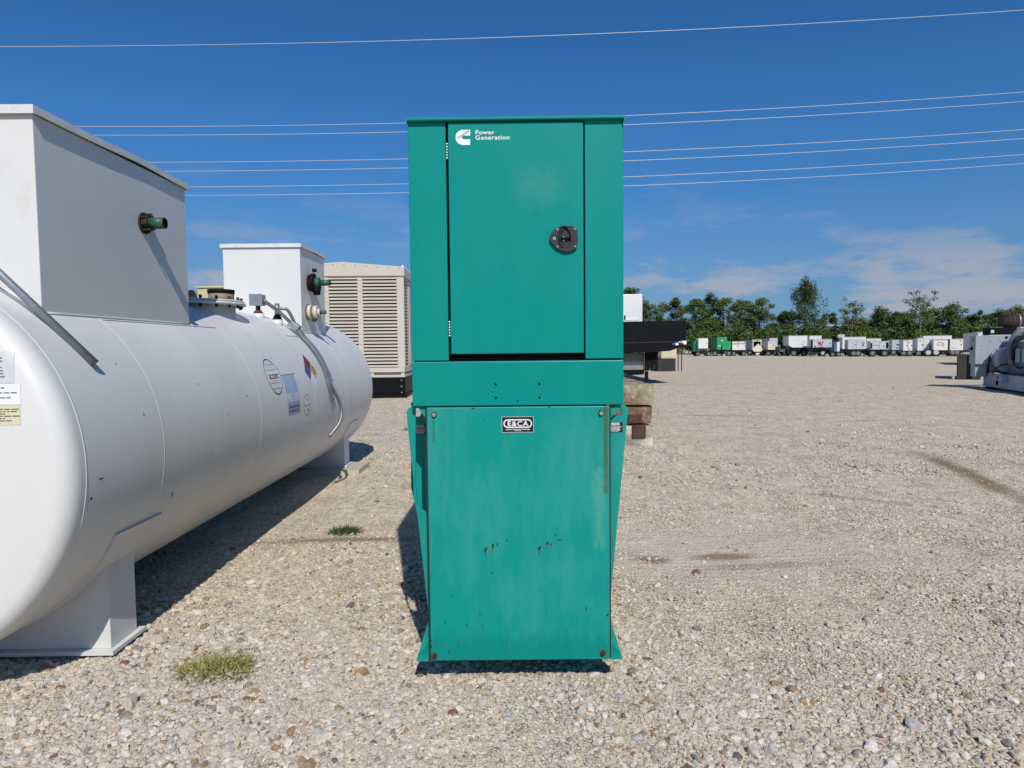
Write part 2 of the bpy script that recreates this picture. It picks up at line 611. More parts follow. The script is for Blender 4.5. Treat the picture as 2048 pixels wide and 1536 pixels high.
    # sheet: fine and gently uneven near the camera, coarse out to the horizon
    xs = np.concatenate([[-1500, -400, -120, -50], np.linspace(-24, 24, 121), [50, 120, 400, 1500]])
    ys = np.concatenate([[-300, -60, -15], np.linspace(-4, 32, 101), [40, 60, 90, 140, 400, 2500]])
    gx, gy = np.meshgrid(xs, ys)
    z = ground_z(gx, gy)
    v = np.stack([gx, gy, z], -1).reshape(-1, 3)
    nx, ny = len(xs), len(ys)
    f = [(j * nx + i, j * nx + i + 1, (j + 1) * nx + i + 1, (j + 1) * nx + i) for j in range(ny - 1) for i in range(nx - 1)]
    mb = MB().add(v.tolist(), f, True)
    return kind(mb.build('ground', 'gravel_ground', norm=False), 'structure')


def ground_z(x, y):
    x = np.asarray(x, float)
    y = np.asarray(y, float)
    a = .010 * np.sin(x * 1.7 + .6 * y) + .008 * np.sin(y * 2.3 - x * .9 + 1.0) + .006 * np.sin(3.9 * x + 2.7 * y)
    fade = np.clip((26 - np.abs(x - 0)) / 10, 0, 1) * np.clip((30 - y) / 10, 0, 1) * np.clip((y + 4) / 3, 0, 1)
    return a * fade - .012


def fnoise(x, y, s, seed):
    """cheap smooth value noise"""
    r2 = np.random.default_rng(seed)
    g = r2.random((64, 64))
    u, v = x * s % 63, y * s % 63
    i, j = u.astype(int), v.astype(int)
    fu, fv = u - i, v - j
    fu, fv = fu * fu * (3 - 2 * fu), fv * fv * (3 - 2 * fv)
    return ((g[i, j] * (1 - fu) + g[i + 1, j] * fu) * (1 - fv) + (g[i, j + 1] * (1 - fu) + g[i + 1, j + 1] * fu) * fv)


def stone_mat():
    m, nt, b = new_mat('stones')
    oi = nt.nodes.new('ShaderNodeObjectInfo')
    rd = oi.outputs['Random']
    c = ramp(nt, rd, [(0, (0.611, 0.516, 0.412)), (.22, (0.706, 0.614, 0.504)), (.40, (0.553, 0.459, 0.354)), (.52, (0.776, 0.699, 0.607)), (.64, (0.624, 0.555, 0.486)),
                      (.72, (0.494, 0.465, 0.440)), (.79, (0.670, 0.573, 0.457)), (.86, (0.342, 0.241, 0.149)), (.89, (0.565, 0.470, 0.365)), (.94, (0.294, 0.269, 0.250)),
                      (.962, (0.423, 0.265, 0.136)), (.982, (0.258, 0.127, 0.086)), (.992, (0.168, 0.149, 0.136))])
    c.color_ramp.interpolation = 'CONSTANT'
    n = noise(nt, 2.2, 5, .7)
    v = ramp(nt, n, [(.3, (.66, .65, .63)), (.7, (1.0, 1.0, 1.0))]).outputs[0]
    nt.links.new(mixc(nt, 1.0, c.outputs[0], v, 'MULTIPLY'), b.inputs['Base Color'])
    b.inputs['Roughness'].default_value = .85
    b.inputs['Specular IOR Level'].default_value = .25
    return m


def make_stones(name, n_list, label):
    X, Y, S = [], [], []
    for (y0, y1, n, rmed, sig) in n_list:
        u = rng.random(n)
        y = np.sqrt(y0 ** 2 + u * (y1 ** 2 - y0 ** 2))
        x = (rng.random(n) - .5) * 2 * (.86 * y + .3)
        r = rmed * np.exp(sig * rng.standard_normal(n))
        big = fnoise(x + 40, y + 40, .9, 3)
        r *= .65 + .8 * big
        dens = .30 + .9 * fnoise(x + 30, y + 30, .55, 5)
        # scraped, dusty places carry few stones
        dens *= 1 - .93 * np.exp(-(((x - 1.55) / .95) ** 2 + ((y - 4.75) / .75) ** 2) ** 1.5)
        dens *= 1 - .6 * np.exp(-(((x - 3.6) / 1.8) ** 2 + ((y - 5.6) / 1.8) ** 2))
        dens *= 1 - .75 * np.exp(-(((x - 2.1) / .7) ** 2 + ((y - 2.4) / .7) ** 2))
        dens *= 1 - .8 * np.exp(-((y - 5.05 - .03 * (x + 1.3)) / .09) ** 2) * (np.abs(x + 1.35) < 1.0)
        dens *= np.clip(1.2 - y / 22, 0, 1)
        dens *= 1 - .85 * np.exp(-((x - 5.30 - (y - 7.6) * .247) / .17) ** 2) * (np.abs(y - 7.6) < 2.2)
        keep = (rng.random(n) < dens) & (r < .05)
        X.append(x[keep]); Y.append(y[keep]); S.append(r[keep])
    x, y, r = np.concatenate(X), np.concatenate(Y), np.concatenate(S)
    n = len(x)
    z = ground_z(x, y) + r * (.12 + .25 * rng.random(n))
    me = bpy.data.meshes.new(name)
    me.vertices.add(n)
    me.vertices.foreach_set('co', np.stack([x, y, z], 1).astype(np.float32).ravel())
    a = me.attributes.new('sc', 'FLOAT_VECTOR', 'POINT')
    sc = np.stack([r * (.8 + .6 * rng.random(n)), r * (.7 + .5 * rng.random(n)), r * (.45 + .4 * rng.random(n))], 1)
    a.data.foreach_set('vector', sc.astype(np.float32).ravel())
    a = me.attributes.new('ro', 'FLOAT_VECTOR', 'POINT')
    ro = np.stack([(rng.random(n) - .5) * .9, (rng.random(n) - .5) * .9, rng.random(n) * 6.283], 1)
    a.data.foreach_set('vector', ro.astype(np.float32).ravel())
    o = bpy.data.objects.new(name, me)
    COL.objects.link(o)
    ng = bpy.data.node_groups.new('stones', 'GeometryNodeTree')
    ng.interface.new_socket('Geometry', in_out='INPUT', socket_type='NodeSocketGeometry')
    ng.interface.new_socket('Geometry', in_out='OUTPUT', socket_type='NodeSocketGeometry')
    N, L = ng.nodes, ng.links
    gi, go = N.new('NodeGroupInput'), N.new('NodeGroupOutput')
    join = N.new('GeometryNodeJoinGeometry')
    for k in range(6):
        ico = N.new('GeometryNodeMeshIcoSphere')
        ico.inputs['Radius'].default_value = 1
        ico.inputs['Subdivisions'].default_value = 2
        pos = N.new('GeometryNodeInputPosition')
        va = N.new('ShaderNodeVectorMath'); va.operation = 'ADD'
        va.inputs[1].default_value = (k * 7.3, k * 3.1, 0)
        L.new(pos.outputs[0], va.inputs[0])
        nz = N.new('ShaderNodeTexNoise')
        nz.inputs['Scale'].default_value = 1.1
        nz.inputs['Detail'].default_value = 2
        L.new(va.outputs[0], nz.inputs['Vector'])
        sb = N.new('ShaderNodeVectorMath'); sb.operation = 'SUBTRACT'
        sb.inputs[1].default_value = (.5, .5, .5)
        L.new(nz.outputs['Color'], sb.inputs[0])
        ml = N.new('ShaderNodeVectorMath'); ml.operation = 'SCALE'
        ml.inputs['Scale'].default_value = 1.5
        L.new(sb.outputs[0], ml.inputs[0])
        sp = N.new('GeometryNodeSetPosition')
        L.new(ico.outputs['Mesh'], sp.inputs['Geometry'])
        L.new(ml.outputs[0], sp.inputs['Offset'])
        sm = N.new('GeometryNodeSetMaterial')
        sm.inputs['Material'].default_value = MATS['stones']
        L.new(sp.outputs[0], sm.inputs['Geometry'])
        g2i = N.new('GeometryNodeGeometryToInstance')
        L.new(sm.outputs[0], g2i.inputs[0])
        L.new(g2i.outputs[0], join.inputs[0])
    iop = N.new('GeometryNodeInstanceOnPoints')
    iop.inputs['Pick Instance'].default_value = True
    L.new(gi.outputs[0], iop.inputs['Points'])
    L.new(join.outputs[0], iop.inputs['Instance'])
    for attr, sock in (('ro', 'Rotation'), ('sc', 'Scale')):
        na = N.new('GeometryNodeInputNamedAttribute')
        na.data_type = 'FLOAT_VECTOR'
        na.inputs['Name'].default_value = attr
        L.new(na.outputs[0], iop.inputs[sock])
    L.new(iop.outputs[0], go.inputs[0])
    md = o.modifiers.new('scatter', 'NODES')
    md.node_group = ng
    me.materials.append(MATS['stones'])
    tag(o, label, 'gravel')
    return kind(o, 'stuff')


make_ground()
stone_mat()
make_stones('gravel', [(1.9, 3.4, 105000, .0046, .52), (3.4, 6.0, 110000, .0050, .50), (6.0, 10, 60000, .0066, .42), (10, 24, 55000, .0085, .35),
                       (2.0, 5.0, 1000, .0125, .28)],
            'loose pale limestone gravel strewn over the yard')


# ------------------------------------------------------------------ the green generator in the middle
GY = 2.765                              # front plane
GS = GY / F * 1.0025
GX0 = at(1032, 766, GY).x
def gx(px, py=766): return at(px, py, GY).x - GX0
def gz(py): return at(1032, py, GY).z
GEN = empty('generator_set', (GX0, GY, 0),
            'tall teal green generator cabinet on a matching base tank in the middle', 'generator')


def gpanel(mat_name):
    m, nt, b, c = teal_mat(mat_name, (.003, .262, .222), (.05, .325, .27), .85, .4)
    # chalky bloom, run marks below the top bolts, grime line along the foot
    tide = box_mask(nt, -2, 2, gz(1400), gz(1262), .06, .09)
    c = mixc(nt, math_(nt, 'MULTIPLY', tide, .75), c, (.002, .22, .175))
    run_r = box_mask(nt, gx(1204, 900), gx(1219, 900), gz(990), gz(790), .012, .006)
    c = mixc(nt, math_(nt, 'MULTIPLY', run_r, .75), c, (.06, .085, .035))
    run_l = box_mask(nt, gx(864, 900), gx(872, 900), gz(885), gz(835), .010, .006)
    c = mixc(nt, math_(nt, 'MULTIPLY', run_l, .8), c, (.03, .12, .05))
    wash = box_mask(nt, gx(884, 900), gx(902, 900), gz(1020), gz(770), .04, .06)
    c = mixc(nt, math_(nt, 'MULTIPLY', wash, .35), c, (.22, .30, .22))
    wr = box_mask(nt, gx(1180, 900), gx(1214, 900), gz(1110), gz(930), .04, .09)
    c = mixc(nt, math_(nt, 'MULTIPLY', wr, .4), c, (.16, .40, .33))
    nt.links.new(c, b.inputs['Base Color'])


gpanel('teal_base')
# faded patch where a sticker sat on the door
m, nt, b, c = teal_mat('teal_door', TEAL, (.008, .268, .232), .35, .36)
pm = box_mask(nt, gx(1010, 370), gx(1148, 370), gz(425), gz(320), .11, .06)
nt.links.new(mixc(nt, math_(nt, 'MULTIPLY', pm, .5), c, (.06, .27, .235)), b.inputs['Base Color'])

zt = gz(240)
DEP = 2.15
# enclosure: walls behind the front panels
bx(gx(826.5), gx(1245), .03, DEP, gz(809), zt).build('enclosure_shell', 'teal', GEN, bevel=.004)
bx(gx(890), gx(1182), .012, .029, gz(720), gz(241)).build('gap_shade_plate', 'dark_inside', GEN)  # black plate added so the gaps around the door look shaded
bx(gx(824.5), gx(898.5), 0, .0275, gz(720), gz(243)).build('corner_panel', 'teal', GEN, bevel=.003)
bx(gx(1171), gx(1247), 0, .0275, gz(718.5), gz(241)).build('corner_panel', 'teal', GEN, bevel=.003)
bx(gx(824.5), gx(1247), -.002, .0275, gz(811), gz(722)).build('skirt_panel', 'teal', GEN, bevel=.004)
for hx, hy, hr in ((991, 768, 2.3), (1079, 768, 2.3), (991, 795, 2.3), (1079, 795, 2.3), (1035, 802, 1.4)):
    MB().cyl((gx(hx), -.0035, gz(hy)), (gx(hx), .004, gz(hy)), hr * GS, n=14).build('bolt_hole', 'dark_inside', GEN)
rf = MB().plate([(gx(823), gz(243)), (gx(823), gz(236.5)), (gx(1248.5), gz(235)), (gx(1248.5), gz(241.5))], -.022, DEP + .02)
rf.build('roof', 'teal', GEN, bevel=.004)
for sx in (823.2, 1246.2):
    bx(gx(sx), gx(sx + 2.2), -.0225, -.004, gz(246.5), gz(238)).build('roof_lip', 'teal', GEN)

door = bx(gx(903.5), gx(1168), -.006, .010, gz(707), gz(245)).build('door', 'teal_door', GEN, bevel=.003)
for y0, y1 in ((285, 319), (640, 673)):
    hb = MB()
    n = 6
    for k in range(n):
        a = gz(y0 + (y1 - y0) * k / n + .6)
        c_ = gz(y0 + (y1 - y0) * (k + 1) / n - .6)
        hb.cyl((gx(901), -.005, a), (gx(901), -.005, c_), .0048, n=10)
    hb.build('hinge', 'steel_bright', door)
# latch: egg-shaped black escutcheon with a recessed T handle
lx, lz = gx(1129, 479), gz(479)
k = GS * 100 / 1920
def lp(u, v): return ((u - 960) * k + lx, (745 - v) * k + lz)
outl = [(385, 745), (405, 640), (460, 540), (560, 430), (700, 330), (850, 265), (1010, 245), (1180, 265), (1310, 315), (1390, 375), (1425, 470),
        (1445, 600), (1450, 745), (1440, 900), (1425, 1050), (1395, 1120), (1310, 1185), (1180, 1235), (1010, 1255), (850, 1225), (700, 1150),
        (560, 1040), (460, 930), (405, 840)]
plate_o = [lp(*p) for p in outl]
cup = [lp(920 + 260 * math.cos(a) * (1.0 if math.cos(a) > 0 else .78), 745 + 415 * math.sin(a)) for a in [2 * math.pi * i / 28 for i in range(28)]]
esc = MB().plate(plate_o, -.020, -.006, [cup]).build('latch', 'plastic_black', GEN, bevel=.002)
MB().plate(cup, -.0095, -.0065).build('latch_cup', 'plastic_black', esc)
hd = MB().tube([(*lp(u, v),) for u, v in ()] or [Vector((lp(u, v)[0], -.019 - .006 * math.sin(i / 8 * math.pi), lp(u, v)[1])) for i, (u, v) in enumerate(
    [(900, 380), (830, 450), (785, 560), (768, 660), (765, 745), (768, 850), (790, 960), (840, 1060), (900, 1110)])], .0036, 8)
hd.build('handle', 'plastic_black', esc)
p0, p1 = lp(770, 740), lp(1220, 730)
MB().box(p0[0], p1[0], -.020, -.0096, p0[1] - .005, p0[1] + .005).build('handle_stem', 'black_matt', esc, bevel=.002)
for (u, v) in ((915, 690), (915, 830)):
    p = lp(u, v)
    MB().cyl((p[0], -.0215, p[1]), (p[0], -.012, p[1]), .0024, n=10).build('rivet', 'steel_bright', esc)
for (u, v, r_) in ((680, 415, .0042), (1345, 405, .0042), (680, 1062, .0042), (1345, 1055, .0042), (562, 748, .0066)):
    p = lp(u, v)
    MB().cyl((p[0], -.0225, p[1]), (p[0], -.019, p[1]), r_, r_ * .9, n=14).build('screw' if r_ < .005 else 'lock_cylinder', 'steel_bright', esc)
    MB().cyl((p[0], -.0228, p[1]), (p[0], -.0224, p[1]), r_ * .35, n=8).build('screw_slot' if r_ < .005 else 'keyhole', 'decal_black', esc)

# maker's mark: a white C with diagonal lettering, and two words
def lg(px, py): return (gx(px, py), gz(py))
c_out = [lg(940.5, 259.8), lg(927, 259.8)] + [(gx(926, 275) - (gx(926) - gx(911.5)) * math.sin(R(a)), gz(275) + (gz(260) - gz(275)) * math.cos(R(a))) for a in range(15, 180, 15)] + \
        [lg(927, 290.2), lg(940.5, 290.2), lg(940.5, 278.8), lg(927.5, 278.8), lg(925, 277), lg(924.2, 275.3), lg(925, 273), lg(927.5, 271.4), lg(940.5, 271.4)]
lo = MB().plate(c_out, -.0078, -.0064).build('logo', 'decal_white', door)
tm = text_mb('Cummins', .0155, .012, 'CENTER', .98)
ca, sa = math.cos(R(33)), math.sin(R(33))
tm.map(lambda x, y, z: (gx(926.5, 270) + x * ca - (z - .004) * sa, -.0084, gz(269.5) + x * sa + (z - .004) * ca)).build('logo_lettering', 'teal_wing', lo)
for word, px, py in (('Power', 950.5, 269.2), ('Generation', 950.5, 279.6)):
    t_ = text_mb(word, .0245, .016, 'LEFT', 1.0, 1.08)
    wmax = max(v[0] for v in t_.v)
    want = gx(988 if word == 'Power' else 1017.5) - gx(950.5)
    t_.map(lambda x, y, z: (gx(px, 270) + x * want / wmax, -.0072, gz(py) + z)).build('lettering', 'decal_white', door)

# base tank
PF = .0
bx(gx(861, 1070), gx(1216, 1070), .03, DEP - .05, .14, gz(813)).build('base_tank', 'teal_wing', GEN)
fp = bx(gx(857.5, 1070), gx(1219.5, 1070), PF, .029, gz(1320.5), gz(813.5)).build('front_panel', 'teal_base', GEN, bevel=.004)
bx(gx(823), gx(1247), .05, DEP - .05, gz(812.5), gz(809.6)).build('deck_plate', 'teal_wing', GEN)
for pa, pb in ((1219.8, 1222.2), (854.6, 857.2)):
    bx(gx(pa, 1070), gx(pb, 1070), .004, .044, gz(1318), gz(815)).build('edge_dark_strip', 'dark_rust', GEN)  # added dark strips: panel gap at right, the panel's edge shadow at left
# mounting bolts with washers
for px, py, rusty in ((868.5, 827.5, 0), (1202, 827.5, 0), (869, 1310, 1), (1205.5, 1307.5, 1)):
    x, z = gx(px, py), gz(py)
    wsh = MB().cyl((x, -.003, z), (x, .002, z), .0145 if rusty else .0125, n=20).build('washer', 'rust' if rusty else 'dark_rust', fp)
    MB().cyl((x, -.012, z), (x, -.002, z), .0085, n=6 if rusty else 14).build('bolt', 'dark_rust' if rusty else 'steel_bright', fp)
# paint chips gone to rust (irregular flakes of bare metal)
rr = random.Random(4)
chips = [(972, 1099, 2.5, 7), (986, 1091, 2.2, 4), (995, 1088, 1.5, 3.5), (1014, 1081, 2, 1), (1079, 1097, 3, 5), (1094, 1087, 2.5, 3.5), (1102, 1089, 1.4, 2.6),
         (1119, 1081, 5, .8), (1135, 1081, 1.2, .8), (1111, 1070, 1.5, 1.5), (984, 1146, 1, 3), (902, 1189, 1.2, 1.2), (891, 1244, .8, 4), (933, 1250, 2, 1.4),
         (965, 1252, .6, 5), (960, 1229, 1.3, 1), (1013, 1280, 1.2, 2), (897, 1304, .8, 4.5), (1172, 1219, .8, 5), (950, 1239, .6, 1.4),
         (1039, 1297, .7, .7), (1080, 1182, 1, .6), (968, 841, 1.4, .8), (946, 816, 4, 1), (1098, 815, 2, .8), (1019, 1057, 1, .6), (917, 1288, .6, 1.6),
         (862, 1291, 2.4, 2.4), (863, 1280, 1, 1.6), (1196, 1300, 1, 1), (1215, 1232, 1.6, 2), (1003, 1070, .6, .6), (1068, 1111, .7, 1)]
for px, py, rx_, ry_ in chips:
    m_ = 11
    sl = rr.uniform(-.5, .5) - .35
    pts = []
    for i in range(m_):
        a = 2 * math.pi * i / m_
        q = rr.uniform(.6, 1.2)
        u, v = (rx_ * 1.1 + .2) * GS * math.cos(a) * q, (ry_ * 1.1 + .2) * GS * math.sin(a) * q
        pts.append((gx(px, py) + u + v * sl * -.5, gz(py) + v))
    MB().plate(pts, -.0009, .0006).build('rust_chip', 'dark_rust', fp)
for px, py, ln in ((971, 1112, 7), (985, 1100, 6), (1078, 1108, 9), (1094, 1095, 6), (1102, 1095, 4)):
    MB().plate([lg(px - 1.3, py - 5), lg(px + 1.3, py - 5), lg(px + .3, py + ln), lg(px - .3, py + ln)], -.0005, .0004).build('rust_run', 'rust', fp)
# maker's plate on the base panel
def sign(cx, cz, W, H, y, parent, big=True, tilt=0.0):
    """Black E&CA plate with a lozenge outline and lines of small print."""
    pl = bx(cx - W / 2, cx + W / 2, y - .0012, y, cz - H / 2, cz + H / 2).build('name_plate', 'decal_black', parent)
    if big:
        bd = MB()
        t0 = .0016
        for a in ((cx - W / 2, cx + W / 2, cz + H / 2 - t0, cz + H / 2), (cx - W / 2, cx + W / 2, cz - H / 2, cz - H / 2 + t0),
                  (cx - W / 2, cx - W / 2 + t0, cz - H / 2 + t0, cz + H / 2 - t0), (cx + W / 2 - t0, cx + W / 2, cz - H / 2 + t0, cz + H / 2 - t0)):
            bd.box(a[0], a[1], y - .0017, y - .0013, a[2], a[3])
        bd.build('border', 'decal_grey', pl)
    lw, lh = (W * .90, H * .55) if big else (W * .62, H * .26)
    lz_ = cz + (H * .06 if big else H * .33)
    def loz(w_, h_): return [(cx + w_ / 2 - h_ / 2 + h_ / 2 * math.cos(R(a)), lz_ + h_ / 2 * math.sin(R(a))) for a in range(-90, 91, 15)] + \
                            [(cx - w_ / 2 + h_ / 2 + h_ / 2 * math.cos(R(a)), lz_ + h_ / 2 * math.sin(R(a))) for a in range(90, 271, 15)]
    tk = .0052 if big else .0022
    MB().plate(loz(lw, lh), y - .0019, y - .0013, [loz(lw - 2 * tk, lh - 2 * tk)]).build('lozenge', 'decal_white', pl)
    t_ = text_mb('E&CA', lh * .80, .022, 'CENTER', 1.05, 1.15)
    wm = max(v[0] for v in t_.v) - min(v[0] for v in t_.v)
    sxx = lw * .72 / wm
    t_.map(lambda x, yy, z: (cx + x * sxx, y - .0020, lz_ - lh * .28 + z)).build('lettering', 'decal_white', pl)
    rows = [(.76, -.335, .045, 'ENGINE & COMPRESSOR ACCESSORIES'), (.22, -.41, .035, 'HOUSTON TEXAS')] if big else \
        [(.9, .03, .05, ''), (.62, -.10, .075, ''), (.7, -.21, .05, ''), (.66, -.31, .055, ''), (.5, -.42, .05, '')]
    for ww, zz, hh, body in rows:
        if body:
            t_ = text_mb(body, H * hh * 1.5, .05, 'CENTER')
            wm = max(v[0] for v in t_.v) - min(v[0] for v in t_.v)
            sxx = W * ww / wm
        else:
            t_, sxx = dash_mb(W * ww, H * hh, int(ww * 100)), 1.0
        o_ = t_.map(lambda x, yy, z: (cx + x * sxx, y - .0020, cz + zz * H + z)).build('small_print', 'decal_white', pl)
        if not body:
            kind(o_, 'stuff')
    return pl
sign(gx(1035.5, 849), gz(849), GS * 64, GS * 32, -.0002, GEN)

# lifting-eye wings beside the base tank
WY = .045
def arc(cx, cy, r, a0, a1, n=8):
    return [(gx(cx + r * math.cos(R(a0 + (a1 - a0) * i / n)), cy), gz(cy - r * math.sin(R(a0 + (a1 - a0) * i / n)))) for i in range(n + 1)]
hole_r = [(gx(1239 + 8.6 * math.cos(R(a)), 828), gz(828 - 9 * math.sin(R(a)))) for a in range(0, 360, 18)]
wr_o = [lg(1219.9, 814)] + [lg(1246, 812)] + arc(1246, 826, 14, 75, 0) + [lg(1258, 845), lg(1220.4, 1246)]
wing = MB().plate(wr_o, WY, WY + .012, [hole_r]).build('lifting_wing', 'teal_wing', GEN, bevel=.0015)
MB().plate([lg(1220, 818), lg(1242, 818), lg(1220, 841)], WY - .03, WY - .024).build('gusset', 'teal_wing', wing)
sign(gx(1233.5, 859), gz(859), GS * 31, GS * 20, WY - .0002, wing, False)
# left wing: front strip and foot; middle recess made up to fall into shade
hole_l = [(gx(834 + 8 * math.cos(R(a)), 824), gz(824 - 9 * math.sin(R(a)))) for a in range(0, 360, 18)]
strip = [lg(828, 812)] + arc(824, 826, 14, 105, 180) + [lg(811, 845), lg(855.5, 1246), lg(857, 1246), lg(857, 1030), lg(851, 1030), lg(832, 1014), lg(828, 975)]
wing = MB().plate(strip, WY, WY + .012).build('lifting_wing', 'teal_wing', GEN, bevel=.0015)
DB = .30
kf = (GY + DB) / GY
def lb(px, py):       # same sight position on the back of the recess
    p = at(px, py, GY + DB)
    return (p.x - GEN.location.x, p.z)
back = [lb(822, 805), lb(862, 805), lb(862, 1052), lb(835, 1030), lb(822, 975)]
hole_b = [lb(834.5 + 8 * math.cos(R(a)), 825 - 9 * math.sin(R(a))) for a in range(0, 360, 18)]
MB().plate(back, DB, DB + .01, [hole_b]).build('shade_recess_back', 'teal_wing', wing)
MB().plate([lg(836, 818), lg(857, 818), lg(857, 842)], WY - .03, WY - .024).build('gusset', 'teal_wing', wing)
p_ = lb(839, 859)
sign(p_[0], p_[1], GS * 31 * kf, GS * 20 * kf, DB - .0002, wing, False)
# splayed feet
for s_ in (-1, 1):
    X_ = (lambda px: px) if s_ < 0 else (lambda px: 2078 - px)
    ft = MB().plate([lg(X_(857), 1240), lg(X_(832), 1320), lg(X_(857), 1320)], WY, WY + .03).build('foot', 'teal_wing', GEN)
    MB().plate([lg(X_(857), 1316.5), lg(X_(833.5), 1316.5), lg(X_(832), 1321), lg(X_(857), 1321)], WY - .045, WY - .0005).build('foot_plate', 'teal_wing', ft)
    MB().plate([lg(X_(856.5), 1291), lg(X_(835), 1316), lg(X_(856.5), 1316)], WY - .004, WY - .0005).build('foot_gusset', 'teal', ft)
for xx in (-.30, .30):
    bx(xx - .06, xx + .06, .42, DEP - .3, -.01, .1395).build('skid_runner', 'black_paint', GEN)

# ------------------------------------------------------------------ white fuel tank on the left
TR, TZ = .885, 1.0
TY0, TY1 = 2.74, 8.70
TAX = -.0075                            # drift of the axis to the left per metre of depth
TXC = lambda y: -2.715 + TAX * (y - 2.72)
TANK = empty('fuel_tank', (TXC(5.7), 5.7, 0), 'long white horizontal fuel tank on saddles, two boxes on top', 'tank', rz=-math.atan(TAX))
TYM = 5.7
def ty(y): return y - TYM               # local along the axis (local X = right, 0 at the axis)


def tpt(y, th, off=0.0):
    """Point on the shell: depth y, angle th above the horizontal on the right-hand side."""
    return Vector(((TR + off) * math.cos(R(th)), ty(y), TZ + (TR + off) * math.sin(R(th))))


def lathe_y(prof, n=96):
    v, f = [], []
    for (y, r) in prof:
        for i in range(n):
            a = 2 * math.pi * i / n
            v.append((r * math.cos(a), ty(y), TZ + r * math.sin(a)))
    for j in range(len(prof) - 1):
        for i in range(n):
            f.append((j * n + i, j * n + (i + 1) % n, (j + 1) * n + (i + 1) % n, (j + 1) * n + i))
    return MB().add(v, f, True)


kn = .085
head = [(TY0 - .14, .002), (TY0 - .138, .15), (TY0 - .13, .35), (TY0 - .116, .55), (TY0 - .098, .70)]
head += [(TY0 - kn + kn * .98 * (1 - math.cos(R(a))) - .012, TR - kn + kn * math.sin(R(a))) for a in (0, 15, 30, 45, 60, 75, 90)][1:]
prof = head + [(TY0 + .002, TR), (TY1, TR)]
tail = [(TY0 + TY1 - y, r) for y, r in head][::-1]
lathe_y(prof + tail).build('shell', 'tank_white', TANK)
# circumferential welds and lap joints
for y, hgt, wd in ((TY0 + .02, .0022, .006), (3.40, .0013, .007), (4.76, .0013, .007), (6.10, .0013, .007), (7.32, .0013, .007), (8.45, .0013, .007)):
    lathe_y([(y - wd, TR - .002), (y - wd * .5, TR + hgt * .8), (y, TR + hgt), (y + wd * .5, TR + hgt * .8), (y + wd, TR - .002)]).build('weld_seam', 'tank_white', TANK)
for y0, y1, th in ((3.41, 4.74, 49), (5.34, 5.68, 19.6), (6.12, 6.5, 46)):
    MB().tube([tpt(y0 + (y1 - y0) * i / 8, th, .0005) for i in range(9)], .0028, 6).build('lap_seam', 'steel_dull', TANK)


def bent(y, th0, mb, off):
    """Wrap a flat x-z shape (x along the tank, z up) onto the shell."""
    return mb.map(lambda x, d, z: tuple(tpt(y + x, th0 + math.degrees(z / TR), off - d)))


def dense_rect(x0, x1, z0, z1, n=10):
    v = [(x, 0, z0 + (z1 - z0) * i / n) for i in range(n + 1) for x in (x0, x1)]
    return MB().add(v, [(2 * i, 2 * i + 1, 2 * i + 3, 2 * i + 2) for i in range(n)])


def fan(pts):
    cx = sum(p[0] for p in pts) / len(pts)
    cz = sum(p[1] for p in pts) / len(pts)
    v = [(cx, 0, cz)] + [(p[0], 0, p[1]) for p in pts]
    n = len(pts)
    return MB().add(v, [(0, 1 + i, 1 + (i + 1) % n) for i in range(n)])


def dquad(a, b_, c_, d_, n=6):
    v, f = [], []
    for j in range(n + 1):
        for i in range(n + 1):
            u, t = i / n, j / n
            p = [(1 - u) * (1 - t) * a[k] + u * (1 - t) * b_[k] + u * t * c_[k] + (1 - u) * t * d_[k] for k in (0, 1)]
            v.append((p[0], 0, p[1]))
    for j in range(n):
        for i in range(n):
            f.append((j * (n + 1) + i, j * (n + 1) + i + 1, (j + 1) * (n + 1) + i + 1, (j + 1) * (n + 1) + i))
    return MB().add(v, f)


# hazard diamond
q = .178
hz = bent(6.16, 20, dquad((0, q * 1.03), (q * 1.03, 0), (0, -q * 1.03), (-q * 1.03, 0)), .0008).build('hazard_diamond', 'decal_white', TANK)
h2 = q / 2
for nm, mt, cx, cz in (('diamond_quarter', 'decal_red', 0, h2), ('diamond_quarter', 'decal_blue', -h2, 0), ('diamond_quarter', 'decal_yellow', h2, 0)):
    bent(6.16, 20, dquad((cx, cz + h2), (cx + h2, cz), (cx, cz - h2), (cx - h2, cz)), .0014).build(nm, mt, hz)
for tx, cx, cz in (('2', 0, h2), ('1', -h2, 0), ('0', h2, 0)):
    t_ = text_mb(tx, .13, .01, 'CENTER')
    bent(6.16, 20, t_.map(lambda x, d, z: (x + cx, 0, z + cz - .045)), .002).build('numeral', 'decal_black', hz)
# round globe decal with a word across
gl = bent(5.17, 19.5, fan(circ(0, 0, .15, 36)), .0008).build('globe_decal', 'decal_white', TANK)
bent(5.17, 19.5, ring_mb(0, 0, .152, .008), .0014).build('outline', 'decal_black', gl)
gb = MB()
for xr in (.05, .105):
    r_ = ring_mb(0, 0, xr, .003, 36, .148)
    gb.add(r_.v, r_.f)
for zz in (.055, -.055, .1, -.1):
    hw = math.sqrt(.148 ** 2 - zz ** 2)
    d_ = dense_rect(-hw, hw, zz - .002, zz + .002, 1)
    gb.add(d_.v, d_.f)
bent(5.17, 19.5, gb, .0013).build('globe_lines', 'decal_slate', gl)
bent(5.17, 19.5, dense_rect(-.125, .125, -.035, .035, 4), .0017).build('word_band', 'decal_white', gl)
t_ = text_mb('accent', .085, .02, 'CENTER', .95)
bent(5.17, 19.5, t_.map(lambda x, d, z: (x, 0, z - .022)), .0022).build('lettering', 'decal_black', gl)
